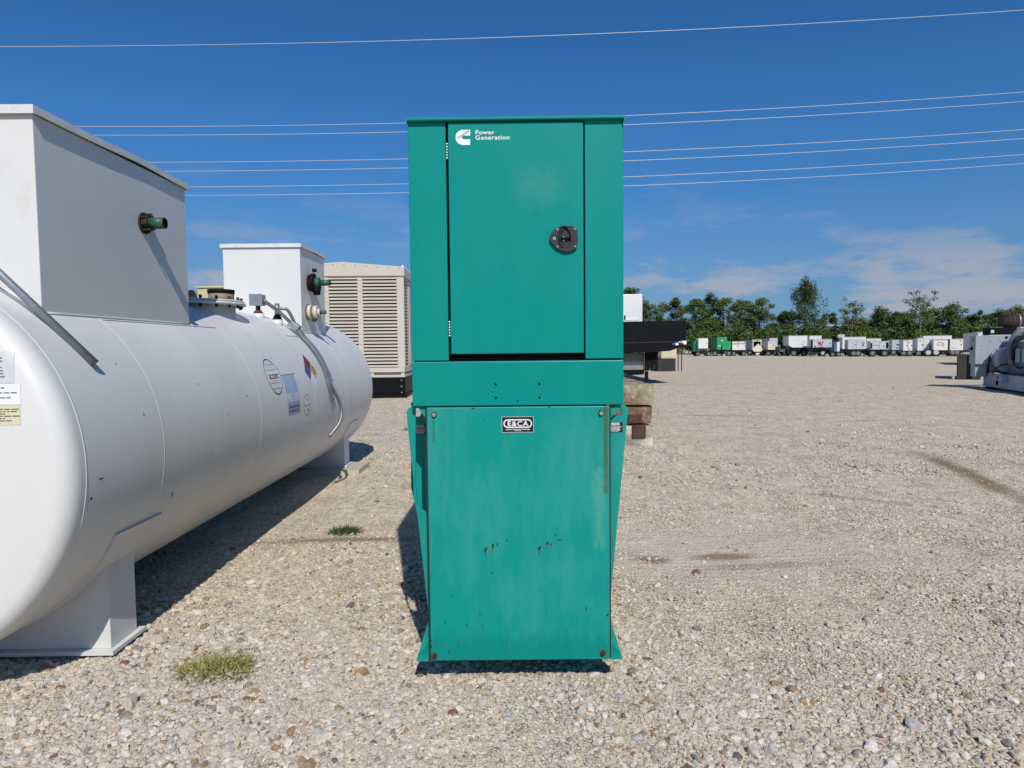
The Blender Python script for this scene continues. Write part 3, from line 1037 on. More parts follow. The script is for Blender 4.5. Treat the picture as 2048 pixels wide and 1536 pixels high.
# fire-rating label
fg = bent(5.50, 8.5, dense_rect(-.15, .15, -.17, .17), .0008).build('rating_label', 'decal_lightblue', TANK)
bent(5.50, 8.5, dense_rect(-.15, .15, -.17, -.08, 4), .0013).build('label_band', 'decal_slate', fg)
t_ = text_mb('FIREGUARD', .105, .012, 'CENTER')
wm = max(v[0] for v in t_.v) - min(v[0] for v in t_.v)
bent(5.50, 8.5, t_.map(lambda x, d, z: (x * .285 / wm, 0, z - .062)), .002).build('lettering', 'decal_white', fg)
for zz in (-.115, -.148):
    kind(bent(5.50, 8.5, dash_mb(.27, .016, 3).map(lambda x, d, z: (x, 0, z + zz)), .002).build('small_print', 'decal_blue', fg), 'stuff')
# small round steel decal with three four-pointed stars
st = bent(5.86, 0.5, fan(circ(0, 0, .095, 30)), .0008).build('round_decal', 'decal_white', TANK)
bent(5.86, 0.5, ring_mb(0, 0, .097, .008), .0014).build('outline', 'decal_slate', st)
for cx, cz, mt in ((.012, .045, 'decal_yellow'), (.042, 0, 'decal_orange'), (.012, -.045, 'decal_blue')):
    pts = []
    for i in range(8):
        a = math.pi * i / 4
        r_ = .032 if i % 2 == 0 else .010
        pts.append((cx + r_ * math.cos(a), cz + r_ * math.sin(a)))
    bent(5.86, 0.5, fan(pts), .002).build('star', mt, st)
t_ = text_mb('Steel', .03, .01, 'CENTER')
bent(5.86, 0.5, t_.map(lambda x, d, z: (x - .045, 0, z - .01)), .002).build('lettering', 'decal_black', st)

# placards on the front head (sheets stuck on the dished end)
def headpt(px, py):
    p = at(px, py, TY0 - .135)
    q_ = p - TANK.location
    rz_ = -TANK.rotation_euler.z
    return (q_.x * math.cos(rz_) - q_.y * math.sin(rz_), q_.z)
hr_ = np.array([r_ for _, r_ in head]); hy_ = np.array([y for y, _ in head])
def on_head(x, z, off):
    return (x, ty(float(np.interp(math.hypot(x, z - TZ), hr_, hy_))) - off, z)
def head_sheet(x0, x1, z0, z1, off, n=8):
    v = [on_head(x0 + (x1 - x0) * i / n, z0 + (z1 - z0) * j / n, off) for j in range(n + 1) for i in range(n + 1)]
    return MB().add(v, [(j * (n + 1) + i, j * (n + 1) + i + 1, (j + 1) * (n + 1) + i + 1, (j + 1) * (n + 1) + i) for j in range(n) for i in range(n)], True)
for x0, x1, y0, y1, mt, nl in ((-75, 12, 704, 767, 'decal_grey', 7), (-75, 26, 769, 811, 'decal_white', 3), (-75, 26, 813, 852, 'decal_paleyellow', 6)):
    a, b_ = headpt(x0, y0), headpt(x1, y1)
    pl = head_sheet(a[0], b_[0], b_[1], a[1], .0018).build('placard', mt, TANK)
    ink = MB()
    for i in range(nl):
        z_ = a[1] + (b_[1] - a[1]) * (.2 + .7 * i / nl)
        wd = (b_[0] - a[0]) * (.62 + .28 * random.random())
        x_ = a[0] + .01
        while x_ < a[0] + wd:
            l_ = random.uniform(.008, .03)
            s_ = head_sheet(x_, x_ + l_, z_ - .002, z_ + .002, .0032, 1)
            ink.add(s_.v, s_.f)
            x_ += l_ + .005
    kind(ink.build('printed_lines', 'decal_ink', pl), 'stuff')

# saddles
for y0, y1, zb in ((3.17, 3.40, 0.0), (7.88, 8.11, .07)):
    pr = [(-.75, zb + .02), (.70, zb + .02), (.70, TZ - .56 + .16)]
    pr = [(-.70, zb + .02), (.70, zb + .02), (.70, TZ - math.sqrt(TR ** 2 - .70 ** 2) + .03)]
    for i in range(1, 12):
        x = .70 - 1.40 * i / 12
        pr.append((x, TZ - math.sqrt(TR ** 2 - x * x) + .03))
    pr.append((-.70, TZ - math.sqrt(TR ** 2 - .70 ** 2) + .03))
    sd_ = MB().plate(pr, ty(y0), ty(y1)).build('saddle', 'saddle_white', TANK, bevel=.004)
    bx(-.73, .73, ty(y0 - .035), ty(y1 + .035), zb, zb + .0195).build('base_plate', 'saddle_white', sd_)
    v, f = [], []
    na = 30
    a0, a1 = -150, -25
    for i in range(na + 1):
        th = a0 + (a1 - a0) * i / na
        for (yy, off) in ((y0 - .09, -.002), (y0 - .09, .010), (y1 + .09, .010), (y1 + .09, -.002)):
            v.append(tuple(tpt(yy, th, off)))
    for i in range(na):
        for k_ in range(4):
            f.append((i * 4 + k_, i * 4 + (k_ + 1) % 4, (i + 1) * 4 + (k_ + 1) % 4, (i + 1) * 4 + k_))
    f += [(0, 1, 2, 3), tuple(na * 4 + k_ for k_ in range(4))]
    MB().add(v, f).build('wear_plate', 'tank_white', sd_)

# boxes on top
BX1 = .565                              # right-hand side of both boxes, from the axis
def tank_box(y0, y1, xl, xr, z1, lid_over=.02, warp=.012):
    body = bx(xl, xr, ty(y0), ty(y1), TZ + .55, z1 - .03).build('top_box', 'box_white', TANK, bevel=.004)
    # sheet lid with folded rims, its long edge sprung upwards
    n = 14
    v, f = [], []
    a, b_ = xl - lid_over, xr + lid_over
    c_, d_ = ty(y0) - lid_over, ty(y1) + lid_over
    def zz(u): return warp * math.exp(-((u - .60) / .22) ** 2)
    for i in range(n + 1):
        u = i / n
        y = c_ + (d_ - c_) * u
        for (x, z) in ((a, z1 - .035), (a, z1), (b_, z1 + zz(u)), (b_, z1 - .035 + zz(u)), (b_ - .012, z1 - .033 + zz(u)), (b_ - .012, z1 - .012 + zz(u)), (a + .012, z1 - .012), (a + .012, z1 - .033)):
            v.append((x, y, z))
    for i in range(n):
        for k_ in range(8):
            f.append((i * 8 + k_, i * 8 + (k_ + 1) % 8, (i + 1) * 8 + (k_ + 1) % 8, (i + 1) * 8 + k_))
    lid = MB().add(v, f)
    lid.box(a, b_, c_ - .0015, c_ + .003, z1 - .038, z1 + .001)
    lid.box(a, b_, d_ - .003, d_ + .0015, z1 - .038, z1 + .001)
    lid.build('lid', 'lid_white', body)
    MB().tube([(xr + .001, ty(y0 + (y1 - y0) * i / 10), TZ + math.sqrt(TR ** 2 - xr ** 2) + .002) for i in range(11)], .006, 6).build('weld_bead', 'tank_white', body)
    MB().tube([(xl + (xr - xl) * i / 10, ty(y0) - .001, TZ + math.sqrt(max(.02, TR ** 2 - (xl + (xr - xl) * i / 10) ** 2)) + .002) for i in range(11)], .006, 6).build('weld_bead', 'tank_white', body)
    return body

def flange_pipe(body, x0, y, z, kx, parts):
    """parts: (x offset, length, radius, material, name) cylinders standing out of the side wall."""
    for (xo, ln, r_, mt, nm) in parts:
        xo, ln = xo * kx, ln * kx
        MB().cyl((x0 + xo, ty(y), z), (x0 + xo + ln, ty(y), z), r_, n=24).build(nm, mt, body)

b1 = tank_box(2.99, 4.38, -.56, BX1, 2.61)
z_ = 2.255
y_ = 3.87
flange_pipe(b1, BX1, y_, z_, 1.0, [(0, .010, .062, 'dark_rust', 'flange'), (.010, .03, .045, 'dark_rust', 'collar'), (.04, .085, .033, 'pipe_green', 'pipe'), (.1251, .001, .027, 'dark_inside', 'pipe_bore')])
for i in range(8):
    a = R(i * 45 + 12)
    MB().cyl((BX1 + .006, ty(y_) + 0.05 * math.cos(a), z_ + 0.05 * math.sin(a)), (BX1 + .032 + .012 * (i % 3), ty(y_) + 0.05 * math.cos(a), z_ + 0.05 * math.sin(a)), .0065, n=6).build('flange_bolt', 'dark_rust', b1)

b2 = tank_box(6.78, 7.67, -.23, BX1, 2.60, .018, .008)
y_, z_ = 7.06, 2.225
flange_pipe(b2, BX1, y_, z_, .7, [(0, .012, .085, 'dark_rust', 'flange'), (.012, .03, .05, 'rust', 'collar'), (.043, .05, .10, 'black_matt', 'valve_body'), (.094, .075, .055, 'pipe_green', 'pipe_elbow'),
                                    (.17, .16, .032, 'pipe_green', 'pipe'), (.3301, .001, .026, 'dark_inside', 'pipe_bore')])
bx(BX1 + .03, BX1 + .05, ty(y_) - .015, ty(y_) + .015, z_ + .09, z_ + .20).build('valve_lever', 'steel_bright', b2)
bx(BX1 + .045, BX1 + .085, ty(y_) - .02, ty(y_) + .02, z_ + .115, z_ + .15).build('valve_knob', 'black_matt', b2)
MB().cyl((BX1 + .085, ty(y_), z_ - .13), (BX1 + .085, ty(y_), z_ - .04), .035, .05, n=14).build('drain_cup', 'black_matt', b2)
y_, z_ = 7.0, 1.905
flange_pipe(b2, BX1, y_, z_, .7, [(0, .012, .085, 'dark_rust', 'flange'), (.012, .05, .078, 'valve_cream', 'cover'), (.063, .03, .03, 'steel_bright', 'stem'), (.095, .06, .072, 'valve_cream', 'valve_body'),
                                    (.156, .035, .04, 'valve_cream', 'reducer'), (.192, .085, .021, 'pipe_green', 'pipe')])
MB().cyl((BX1 + .06, ty(y_), z_ - .10), (BX1 + .08, ty(y_), z_ - .04), .025, .04, n=12).build('drain_cup', 'pipe_green', b2)

# manway between the boxes
my, mz = 5.35, 1.892
nk = MB().cyl((.11, ty(my), 1.60), (.11, ty(my), mz - .02), .34, n=40).build('manway', 'lid_white', TANK)
MB().cyl((.11, ty(my), mz - .02), (.11, ty(my), mz), .42, n=48).build('flange', 'lid_white', nk)
MB().cyl((.11, ty(my), mz + .003), (.11, ty(my), mz + .018), .41, n=48).build('cover', 'lid_white', nk)
for i in range(20):
    a = R(i * 18)
    MB().cyl((.11 + .385 * math.cos(a), ty(my) + .385 * math.sin(a), mz - .045), (.11 + .385 * math.cos(a), ty(my) + .385 * math.sin(a), mz + .045), .012, n=6).build('flange_bolt', 'dark_rust', nk)
vc = MB().cyl((.37, ty(my - .02), mz + .018), (.37, ty(my - .02), mz + .075), .098, n=32).build('vent_cap', 'cap_brown', TANK)
MB().cyl((.37, ty(my - .02), mz + .0755), (.37, ty(my - .02), mz + .105), .103, n=32).build('vent_rim', 'black_matt', vc)
# level-gauge head with grey junction box and two conduits down the side
jy = 6.30
sx0 = .30
zs = TZ + math.sqrt(TR ** 2 - sx0 ** 2)
nz1 = MB().cyl((sx0, ty(jy), zs - .05), (sx0, ty(jy), zs + .025), .055, n=20).build('gauge_nozzle', 'box_white', TANK)
MB().cyl((sx0, ty(jy), zs + .025), (sx0, ty(jy), zs + .055), .05, .035, n=8).build('bushing', 'rust', nz1)
MB().cyl((sx0, ty(jy), zs + .055), (sx0, ty(jy), zs + .10), .022, n=12).build('nipple', 'dark_rust', nz1)
jb = bx(sx0 - .058, sx0 + .058, ty(jy) - .05, ty(jy) + .05, zs + .10, zs + .205).build('junction_box', 'conduit_grey', TANK, bevel=.004)
bx(sx0 - .062, sx0 + .062, ty(jy) - .058, ty(jy) - .0505, zs + .097, zs + .209).build('cover', 'galvanised', jb, bevel=.002)
sx1, jy2 = .43, 6.45
zs1 = TZ + math.sqrt(TR ** 2 - sx1 ** 2)
nz2 = MB().cyl((sx1, ty(jy2), zs1 - .05), (sx1, ty(jy2), zs1 + .03), .05, n=20).build('gauge_nozzle', 'box_white', TANK)
MB().cyl((sx1, ty(jy2), zs1 + .03), (sx1, ty(jy2), zs1 + .075), .05, .03, n=10).build('bushing', 'black_matt', nz2)
MB().cyl((sx1, ty(jy2), zs1 + .075), (sx1, ty(jy2), zs1 + .19), .024, n=12).build('nipple', 'conduit_grey', nz2)
cy = 6.55
def cp(y, th, off): return tpt(y, th, off)
e1 = Vector((sx0 + .06, ty(jy) - .02, zs + .15))
e2 = Vector((sx1 + .02, ty(jy2), zs1 + .14))
cbox = tpt(6.5, 52, .055)
def smooth_path(pts, n=8):
    out = []
    P_ = [Vector(p) for p in pts]
    for i in range(len(P_) - 1):
        a, b_, c_, d_ = P_[max(i - 1, 0)], P_[i], P_[i + 1], P_[min(i + 2, len(P_) - 1)]
        for j in range(n):
            t = j / n
            out.append(.5 * ((2 * b_) + (-a + c_) * t + (2 * a - 5 * b_ + 4 * c_ - d_) * t * t + (-a + 3 * b_ - 3 * c_ + d_) * t ** 3))
    out.append(P_[-1])
    return out
MB().tube(smooth_path([e1, e1.lerp(cbox, .5) + Vector((0, 0, .015)), cbox]), .018, 10).build('conduit', 'conduit_grey', TANK)
MB().tube(smooth_path([e2, e2.lerp(cbox, .45) + Vector((.02, 0, .06)), cbox + Vector((0, .04, .01))]), .016, 10).build('conduit', 'conduit_grey', TANK)
cj = MB().box(-.055, .055, -.045, .045, -.03, .035).build('conduit_body', 'galvanised', TANK, bevel=.004)
cj.location = cbox
cj.rotation_euler = (0, R(38), 0)
for k_, (yo, ends) in enumerate(((-.03, [(6.62, -2, .03), (6.60, -4, .04), (6.52, -5, .05)]), (.035, [(6.75, -4, .07), (6.72, -14, .10), (6.62, -24, .06)]))):
    pts = [cbox + Vector((.03, yo * .5, -.01))] + [tpt(6.52 + .012 * i + yo, 44 - i * 7.2, .03 if i < 4 else .022 + .01 * k_) for i in range(6)] + [tpt(*q_) for q_ in ends]
    MB().tube(smooth_path(pts), .017, 10).build('conduit', 'conduit_grey', TANK)
    pe = tpt(*ends[-1])
for y, th in ((6.6, 16), (6.62, 12)):
    p = tpt(y + .035, th, .028)
    MB().cyl(p + Vector((0, 0, -.012)), p + Vector((0, 0, .012)), .018, n=10).build('conduit_clamp', 'galvanised', TANK)
# galvanised prop leaning on the near end
pa = tpt(3.0, 29.5, .026)
pbw = Vector((-2.27, 2.83, 1.905)) - TANK.location
pbl = Matrix.Rotation(-TANK.rotation_euler.z, 4, 'Z') @ pbw
pb = pa + (pbl - pa) * 1.5
MB().tube([pa, pb], .0175, 16).build('prop_pipe', 'galvanised', TANK)
MB().cyl(pa - (pb - pa).normalized() * .0008, pa + (pb - pa).normalized() * .006, .0181, n=16).build('pipe_end', 'rust', TANK)
# boards under the far saddle
o = bx(-2.9, -1.84, 7.70, 8.26, -.02, .066).build('timber_board', 'wood_board')
tag(o, 'flat weathered board under the far saddle of the white tank', 'board')

# chips and scuffs on the tank paint
rr = random.Random(11)
for (y, th, sx_, sz_) in ((2.80, -9, .007, .008), (2.86, -4, .022, .004), (3.55, -19, .006, .02), (4.95, -17, .012, .005), (5.0, -16, .01, .004), (4.2, 6, .006, .006), (3.9, 20, .005, .007),
                          (3.2, 30, .006, .004), (4.55, 12, .008, .008), (6.9, 5, .01, .006), (3.25, 12, .004, .009), (5.3, 30, .006, .006)):
    pts = [(sx_ * math.cos(a) * rr.uniform(.6, 1.2), sz_ * math.sin(a) * rr.uniform(.6, 1.2)) for a in [2 * math.pi * i / 9 for i in range(9)]]
    bent(y, th, fan(pts), .0009).build('rust_chip', 'dark_rust', TANK)

# ------------------------------------------------------------------ big louvred beige enclosure behind the tank
LY = 20.2
x0, x1 = at(556, 700, LY).x, at(808, 700, LY).x
W_ = x1 - x0
HB = at(700, 790, LY).z
zb, z_leg0, z_leg1 = .0, at(700, 755.5, LY).z, at(700, 745.5, LY).z
z_eave, z_ridge = at(700, 534.5, LY).z, at(683, 524, LY).z
LOU = empty('louvred_enclosure', ((x0 + x1) / 2, LY, 0), 'large beige louvred generator enclosure on a black base behind the tank', 'generator', rz=R(1.5))
hw, LD = W_ / 2, 7.0
bk = bx(-hw - .02, hw + .02, -.03, LD + .03, 0.10, z_leg0).build('base_tank', 'black_paint', LOU, bevel=.02)
bx(-hw - .06, hw + .06, -.07, LD + .07, -.02, .10).build('base_flange', 'black_paint', LOU)
for px in (0,):
    for i in range(3):
        zz_ = z_leg0 * (.25 + .3 * i)
        for xx in (hw - .10, -hw + .10):
            MB().cyl((xx, -.045, zz_), (xx, -.029, zz_), .022, n=10).build('bolt', 'steel_bright', bk)
# raised rail with short posts
bx(-hw, hw, .02, LD - .02, z_leg0 + .002, z_leg0 + .075).build('bottom_rail', 'beige', LOU)
bx(-hw + .1, hw - .1, .12, LD - .1, z_leg0 + .08, z_leg1).build('plinth', 'beige_dark', LOU)
for xx in np.linspace(-hw + .06, hw - .06, 5):
    bx(xx - .05, xx + .05, .03, .11, z_leg0 + .076, z_leg1 + .002).build('rail_post', 'beige', LOU)
for yy in np.linspace(.5, LD - .3, 9):
    bx(hw - .11, hw - .01, yy - .05, yy + .05, z_leg0 + .076, z_leg1 + .002).build('rail_post', 'beige', LOU)
zA, zB = z_leg1 + .004, z_eave
z_l0, z_l1 = at(700, 735, LY).z, at(700, 551.5, LY).z
bx(-hw + .14, hw - .14, .20, LD - .14, zA, zB - .12).build('gap_shade_core', 'dark_inside', LOU)  # near-black block added to darken the shaded gaps between slats
# front frame
zf = zB - .30
bx(-hw, hw, 0, .10, z_l1 + .02, zf).build('head_rail', 'beige', LOU, bevel=.006)
bx(-hw, hw, 0, .10, zA, z_l0 - .02).build('sill_rail', 'beige', LOU, bevel=.006)
cols = [at(p, 640, LY).x - LOU.location.x for p in (562, 584, 654, 721, 801)]
posts = []
for i, cx in enumerate(cols):
    wd = .075 if 0 < i < 4 else .11
    bx(cx - wd, cx + wd, -.006, .11, z_l0 - .019, z_l1 + .019).build('mullion', 'beige', LOU, bevel=.005)
    posts.append((cx - wd, cx + wd))
    for k_ in range(9):
        zz_ = z_l0 + (z_l1 - z_l0) * (k_ + .15) / 8.6
        if i in (2, 3):
            for dx in (-.028, .028):
                MB().cyl((cx + dx, -.010, zz_), (cx + dx, -.005, zz_), .011, n=6).build('rivet', 'frame_dark', LOU)
NR = 27
pitch_ = (z_l1 - z_l0) / NR
for i in range(4):
    xa, xb = posts[i][1] + .002, posts[i + 1][0] - .002
    v = [(-.5, 0, 0), (-.5, 0, .48), (-.5, .02, .60), (-.5, .026, .60), (-.5, .008, .46), (-.5, .008, 0)]
    v = [(x, y, z * pitch_) for x, y, z in v]
    v = v + [(-x, y, z) for x, y, z in v]
    v = [(x * (xb - xa), y * 1.9, z) for x, y, z in v]
    f = [(k_, (k_ + 1) % 6, 6 + (k_ + 1) % 6, 6 + k_) for k_ in range(6)] + [tuple(range(6)), tuple(range(11, 5, -1))]
    first = None
    for j in range(NR):
        loc = ((xa + xb) / 2, .004, z_l0 + j * pitch_)
        if first is None:
            first = MB().add(v, f).build('slat', 'beige', LOU, loc)
        else:
            dup(first, LOU, loc)
# right-hand wall: a short louvred bay near the corner, then plain door panels
bx(hw - .10, hw, .112, .28, zA, zf).build('corner_post', 'beige', LOU)
bx(hw - .10, hw, 1.0, LD, zA, zf).build('side_wall', 'beige', LOU)
bx(hw - .10, hw - .001, .281, .999, z_l1, zf).build('head_rail', 'beige', LOU)
bx(hw - .10, hw - .001, .281, .999, zA, z_l0).build('sill_rail', 'beige', LOU)
first = None
for j in range(NR):
    loc = (hw - .02, .64, z_l0 + j * pitch_)
    if first is None:
        first = bx(-.07, .012, -.358, .358, 0, pitch_ * .5).build('slat', 'beige', LOU, loc)
    else:
        dup(first, LOU, loc)
dr = bx(hw - .04, hw + .02, 1.25, 2.35, zA + .2, zf - .2).build('door', 'beige', LOU, bevel=.01)
MB().tube([(hw + .03, 1.45, 2.0), (hw + .09, 1.45, 2.05), (hw + .09, 1.45, 2.6), (hw + .03, 1.45, 2.65)], .02, 8).build('handle', 'steel_bright', dr)
# low gabled roof with fascia
fo = .05
rfp = [(-hw - fo, zf + .025), (hw + fo, zf + .025), (hw + fo, z_eave), (at(683, 524, LY).x - LOU.location.x, z_ridge), (-hw - fo, z_eave)]
rf_ = MB().plate(rfp, -.05, LD + .05).build('roof', 'beige', LOU, bevel=.012)
for i in range(12):
    xx = -hw + .1 + (2 * hw - .2) * i / 11
    zz_ = z_eave + (z_ridge - z_eave) * (1 - abs(xx - 0) / hw) - .07
    MB().cyl((xx, -.056, zz_), (xx, -.049, zz_), .014, n=6).build('screw', 'frame_dark', rf_)
for i in range(9):
    yy = .3 + i * .55
    MB().cyl((hw - .05, yy, z_eave), (hw - .05, yy, z_eave + .09), .05, .03, n=8).build('roof_bolt', 'trailer_white', rf_)

# ------------------------------------------------------------------ pale yellow enclosure seen over the tank
YY = 24.0
xa, xb = at(396, 600, YY).x, at(500, 600, YY).x
zt_ = at(420, 572.5, YY).z
YEL = empty('yellow_enclosure', ((xa + xb) / 2, YY, 0), 'pale yellow enclosure rising behind the fuel tank manway', 'generator')
hw2 = (xb - xa) / 2
bx(-hw2, hw2, 0, 5, .3, zt_ - .06).build('body', 'yellow_cream', YEL, bevel=.01)
bx(-hw2 - .05, hw2 + .05, -.05, 5.05, zt_ - .06, zt_).build('roof', 'yellow_cream', YEL, bevel=.01)
bx(-hw2, hw2, .05, 4.95, 0, .3).build('base', 'black_paint', YEL)
for xx in (-.35, .45):
    bx(xx, xx + .012, -.004, .004, .5, zt_ - .12).build('door_seam', 'frame_dark', YEL)
bx(-hw2 - .06, -hw2 - .001, .1, .2, zt_ - .55, zt_ - .42).build('lamp', 'black_matt', YEL)
# dark drum beside it
DR = empty('cable_drum', (at(372, 600, 23).x, 23, 0), 'dark banded drum behind the fuel tank beside the yellow enclosure', 'drum')
zc_ = at(380, 601, 23).z
MB().cyl((-.75, 0, zc_), (.22, 0, zc_), .33, n=28).build('drum', 'black_rubber', DR)
for xx in (-.6, -.2, .18):
    MB().cyl((xx, 0, zc_), (xx + .05, 0, zc_), .37, n=28).build('band', 'frame_dark', DR)
bx(-.9, .3, -.3, .3, 0, zc_ - .30).build('stand', 'frame_dark', DR)

# ------------------------------------------------------------------ stacked concrete blocks behind the right-hand side of the generator
def concrete(name, col, stain):
    m, nt, b = new_mat(name)
    n1 = noise(nt, 5, 8, .7)
    c = ramp(nt, n1, [(.34, tuple(q * .42 for q in col)), (.5, col), (.66, tuple(min(1, q * 1.35) for q in col))]).outputs[0]
    n2 = noise(nt, 3.0, 7, .65, (1, 1, 1), (5, 3, 8))
    f = ramp(nt, n2, [(.47, (0, 0, 0)), (.56, (1, 1, 1))]).outputs[0]
    c = mixc(nt, math_(nt, 'MULTIPLY', f, .85), c, stain)
    nt.links.new(c, b.inputs['Base Color'])
    b.inputs['Roughness'].default_value = .9
    bn = nt.nodes.new('ShaderNodeBump')
    bn.inputs['Strength'].default_value = .8
    bn.inputs['Distance'].default_value = .03
    nt.links.new(noise(nt, 18, 8, .7), bn.inputs['Height'])
    nt.links.new(bn.outputs[0], b.inputs['Normal'])
concrete('concrete_brown', (.40, .33, .215), (.20, .115, .05))
concrete('concrete_rust', (.33, .28, .20), (.17, .075, .03))
concrete('concrete_pale', (.50, .47, .38), (.28, .25, .19))


def rough_block(name, mat_, x0, x1, y0, y1, z0, z1, amp, seed, label):
    bm = bmesh.new()
    bmesh.ops.create_cube(bm, size=1)
    bmesh.ops.subdivide_edges(bm, edges=bm.edges, cuts=18, use_grid_fill=True)
    r_ = random.Random(seed)
    off = Vector((r_.random() * 50, r_.random() * 50, r_.random() * 50))
    from mathutils import noise as mn
    for v in bm.verts:
        p = Vector((x0 + (v.co.x + .5) * (x1 - x0), y0 + (v.co.y + .5) * (y1 - y0), z0 + (v.co.z + .5) * (z1 - z0)))
        # break the arrises
        edge = sorted((min(p.x - x0, x1 - p.x), min(p.y - y0, y1 - p.y), min(p.z - z0, z1 - p.z)))
        k_ = max(0, 1 - edge[1] / .045)
        cen = Vector(((x0 + x1) / 2, (y0 + y1) / 2, (z0 + z1) / 2))
        n_ = mn.fractal(p * 2.6 + off, .9, 2.1, 5)
        ch = max(0, mn.noise(p * 3.1 + off)) * k_ * amp * 2
        dv = (cen - p); dv.x = math.copysign(min(abs(dv.x), .3), dv.x); dv.y = math.copysign(min(abs(dv.y), .3), dv.y); dv.z = math.copysign(min(abs(dv.z), .12), dv.z)
        v.co = p + dv * (ch + k_ * .012) + Vector((n_, n_, n_ * .4)) * amp * .22
    me = bpy.data.meshes.new(name)
    bm.to_mesh(me)
    bm.free()
    me.materials.append(MATS[mat_])
    o = bpy.data.objects.new(name, me)
    COL.objects.link(o)
    tag(o, label, 'concrete block', 'stacked concrete blocks')
    return o


CY = 9.9
bxr = at(1306, 830, CY).x
zs_ = [-.02, at(1280, 848.5, CY).z, at(1280, 809.5, CY).z, at(1280, 769, CY).z]
rough_block('concrete_block', 'concrete_pale', bxr - 1.3, bxr + .0, CY, CY + 2.6, zs_[0], zs_[1] - .022, .05, 3, 'pale chipped concrete block at the bottom of the stack')
rough_block('concrete_block', 'concrete_rust', bxr - 1.25, bxr - .01, CY + .02, CY + 2.5, zs_[1], zs_[2] - .020, .05, 5, 'rust stained concrete block in the middle of the stack')
rough_block('concrete_block', 'concrete_brown', bxr - 1.3, bxr + .01, CY - .02, CY + 2.7, zs_[2], zs_[3], .03, 8, 'brown concrete block on top of the stack')
o = bx(at(1264, 860, CY).x, at(1291, 860, CY).x, CY - .035, CY + .05, at(1280, 875, CY).z, at(1280, 850, CY).z).build('rusty_plate', 'rust', bevel=.006)
o.parent = bpy.data.objects['concrete_block']
o = bx(at(1255, 835, CY).x, at(1284, 835, CY).x, CY - .012, CY + .06, at(1280, 846, CY).z, at(1280, 828, CY).z).build('rusty_plate', 'rust', bevel=.01)
o.parent = bpy.data.objects['concrete_block.001']

# ------------------------------------------------------------------ black drop-deck trailer with a white set on it
DYT = 25.5
TRL = empty('flatbed_trailer', (at(1246, 700, DYT).x, DYT, 0), 'black trailer with a deep plain front behind the green generator', 'trailer')
tx0 = TRL.location.x
def dx_(px, py=690): return at(px, py, DYT).x - tx0
def dz_(py): return at(1300, py, DYT).z
MB().plate([(dx_(1150), dz_(645)), (dx_(1372), dz_(641)), (dx_(1372), dz_(683)), (dx_(1150), dz_(688))], 0, .12).build('headboard', 'black_paint', TRL, bevel=.01)
MB().plate([(dx_(1150), dz_(686.5)), (dx_(1375), dz_(682.5)), (dx_(1377), dz_(689)), (dx_(1340), dz_(702)), (dx_(1300), dz_(705)), (dx_(1150), dz_(705))], -.05, 2.6).build('gooseneck', 'black_paint', TRL, bevel=.02)
bx(dx_(1150), dx_(1372), .121, 9.0, dz_(690), dz_(676)).build('deck', 'black_paint', TRL)
tb = bx(dx_(1180), dx_(1294), .5, 1.6, dz_(741), dz_(706)).build('tool_box', 'frame_grey', TRL, bevel=.02)
bx(dx_(1180), dx_(1293), .492, .499, dz_(740), dz_(724)).build('step_tread', 'steel_dull', tb)
MB().plate([(dx_(1180), dz_(741)), (dx_(1294), dz_(741)), (dx_(1292), dz_(750)), (dx_(1264), dz_(751)), (dx_(1240), dz_(741.5))], .45, 1.5).build('belly_pan', 'black_paint', TRL)
lg_ = MB().plate([(dx_(1294), dz_(704)), (dx_(1320), dz_(704)), (dx_(1318), dz_(725)), (dx_(1306), dz_(735)), (dx_(1300), dz_(742)), (dx_(1294), dz_(742))], .30, .50).build('landing_gear', 'black_matt', TRL, bevel=.01)
bx(dx_(1294), dx_(1300), .3, .46, .03, dz_(743)).build('leg', 'black_matt', lg_)
bx(dx_(1291), dx_(1305), .2, .6, -.02, .05).build('foot_pad', 'black_matt', lg_)
MB().plate([(dx_(1306), dz_(724)), (dx_(1319.5), dz_(724)), (dx_(1319.5), dz_(742)), (dx_(1306), dz_(741))], .32, .38,
           [[(dx_(1310), dz_(728)), (dx_(1315), dz_(728)), (dx_(1315), dz_(740)), (dx_(1310), dz_(739.5))]]).build('step_ring', 'black_matt', lg_)
for px, py, wd, ht, mt in ((1346.5, 688.5, 2.4, 1.6, 'blue_machine'), (1353, 688.5, 2.8, 2.5, 'decal_white'), (1359.5, 684.5, 3, 1.6, 'decal_lightblue'), (1363, 688, 2.6, 1.5, 'red_mark'), (1367.5, 685.8, 4.5, 3.6, 'decal_white')):
    bx(dx_(px - wd, py), dx_(px + wd, py), -.085, -.0505, dz_(py + ht), dz_(py - ht)).build('marker_plate', mt, TRL)
WSET = empty('white_enclosure', (at(1200, 600, DYT + 1).x, DYT + 1, dz_(676)), 'plain white generator enclosure standing on the black trailer', 'generator')
wx0 = WSET.location.x
wz = WSET.location.z
ptop = at(1285, 588, DYT + 1).z - wz
bx(at(1120, 600, DYT + 1).x - wx0, at(1285, 610, DYT + 1).x - wx0, 0, 5.5, 0, ptop).build('body', 'trailer_white', WSET, bevel=.02)
bx(at(1248, 634, DYT + 1).x - wx0, at(1251, 634, DYT + 1).x - wx0, -.01, .01, at(1250, 640, DYT + 1).z - wz, at(1250, 631, DYT + 1).z - wz).build('latch', 'black_matt', WSET)
bx(at(1120, 600, DYT + 1).x - wx0, at(1277, 610, DYT + 1).x - wx0, -.14, -.001, 0, at(1250, 640, DYT + 1).z - wz).build('sill', 'trailer_grey', WSET)
for i in range(3):
    bx(at(1140 + 40 * i, 600, DYT + 1).x - wx0, at(1140 + 40 * i + 1, 600, DYT + 1).x - wx0, -.006, .004, .3, ptop - .1).build('door_seam', 'frame_dark', WSET)

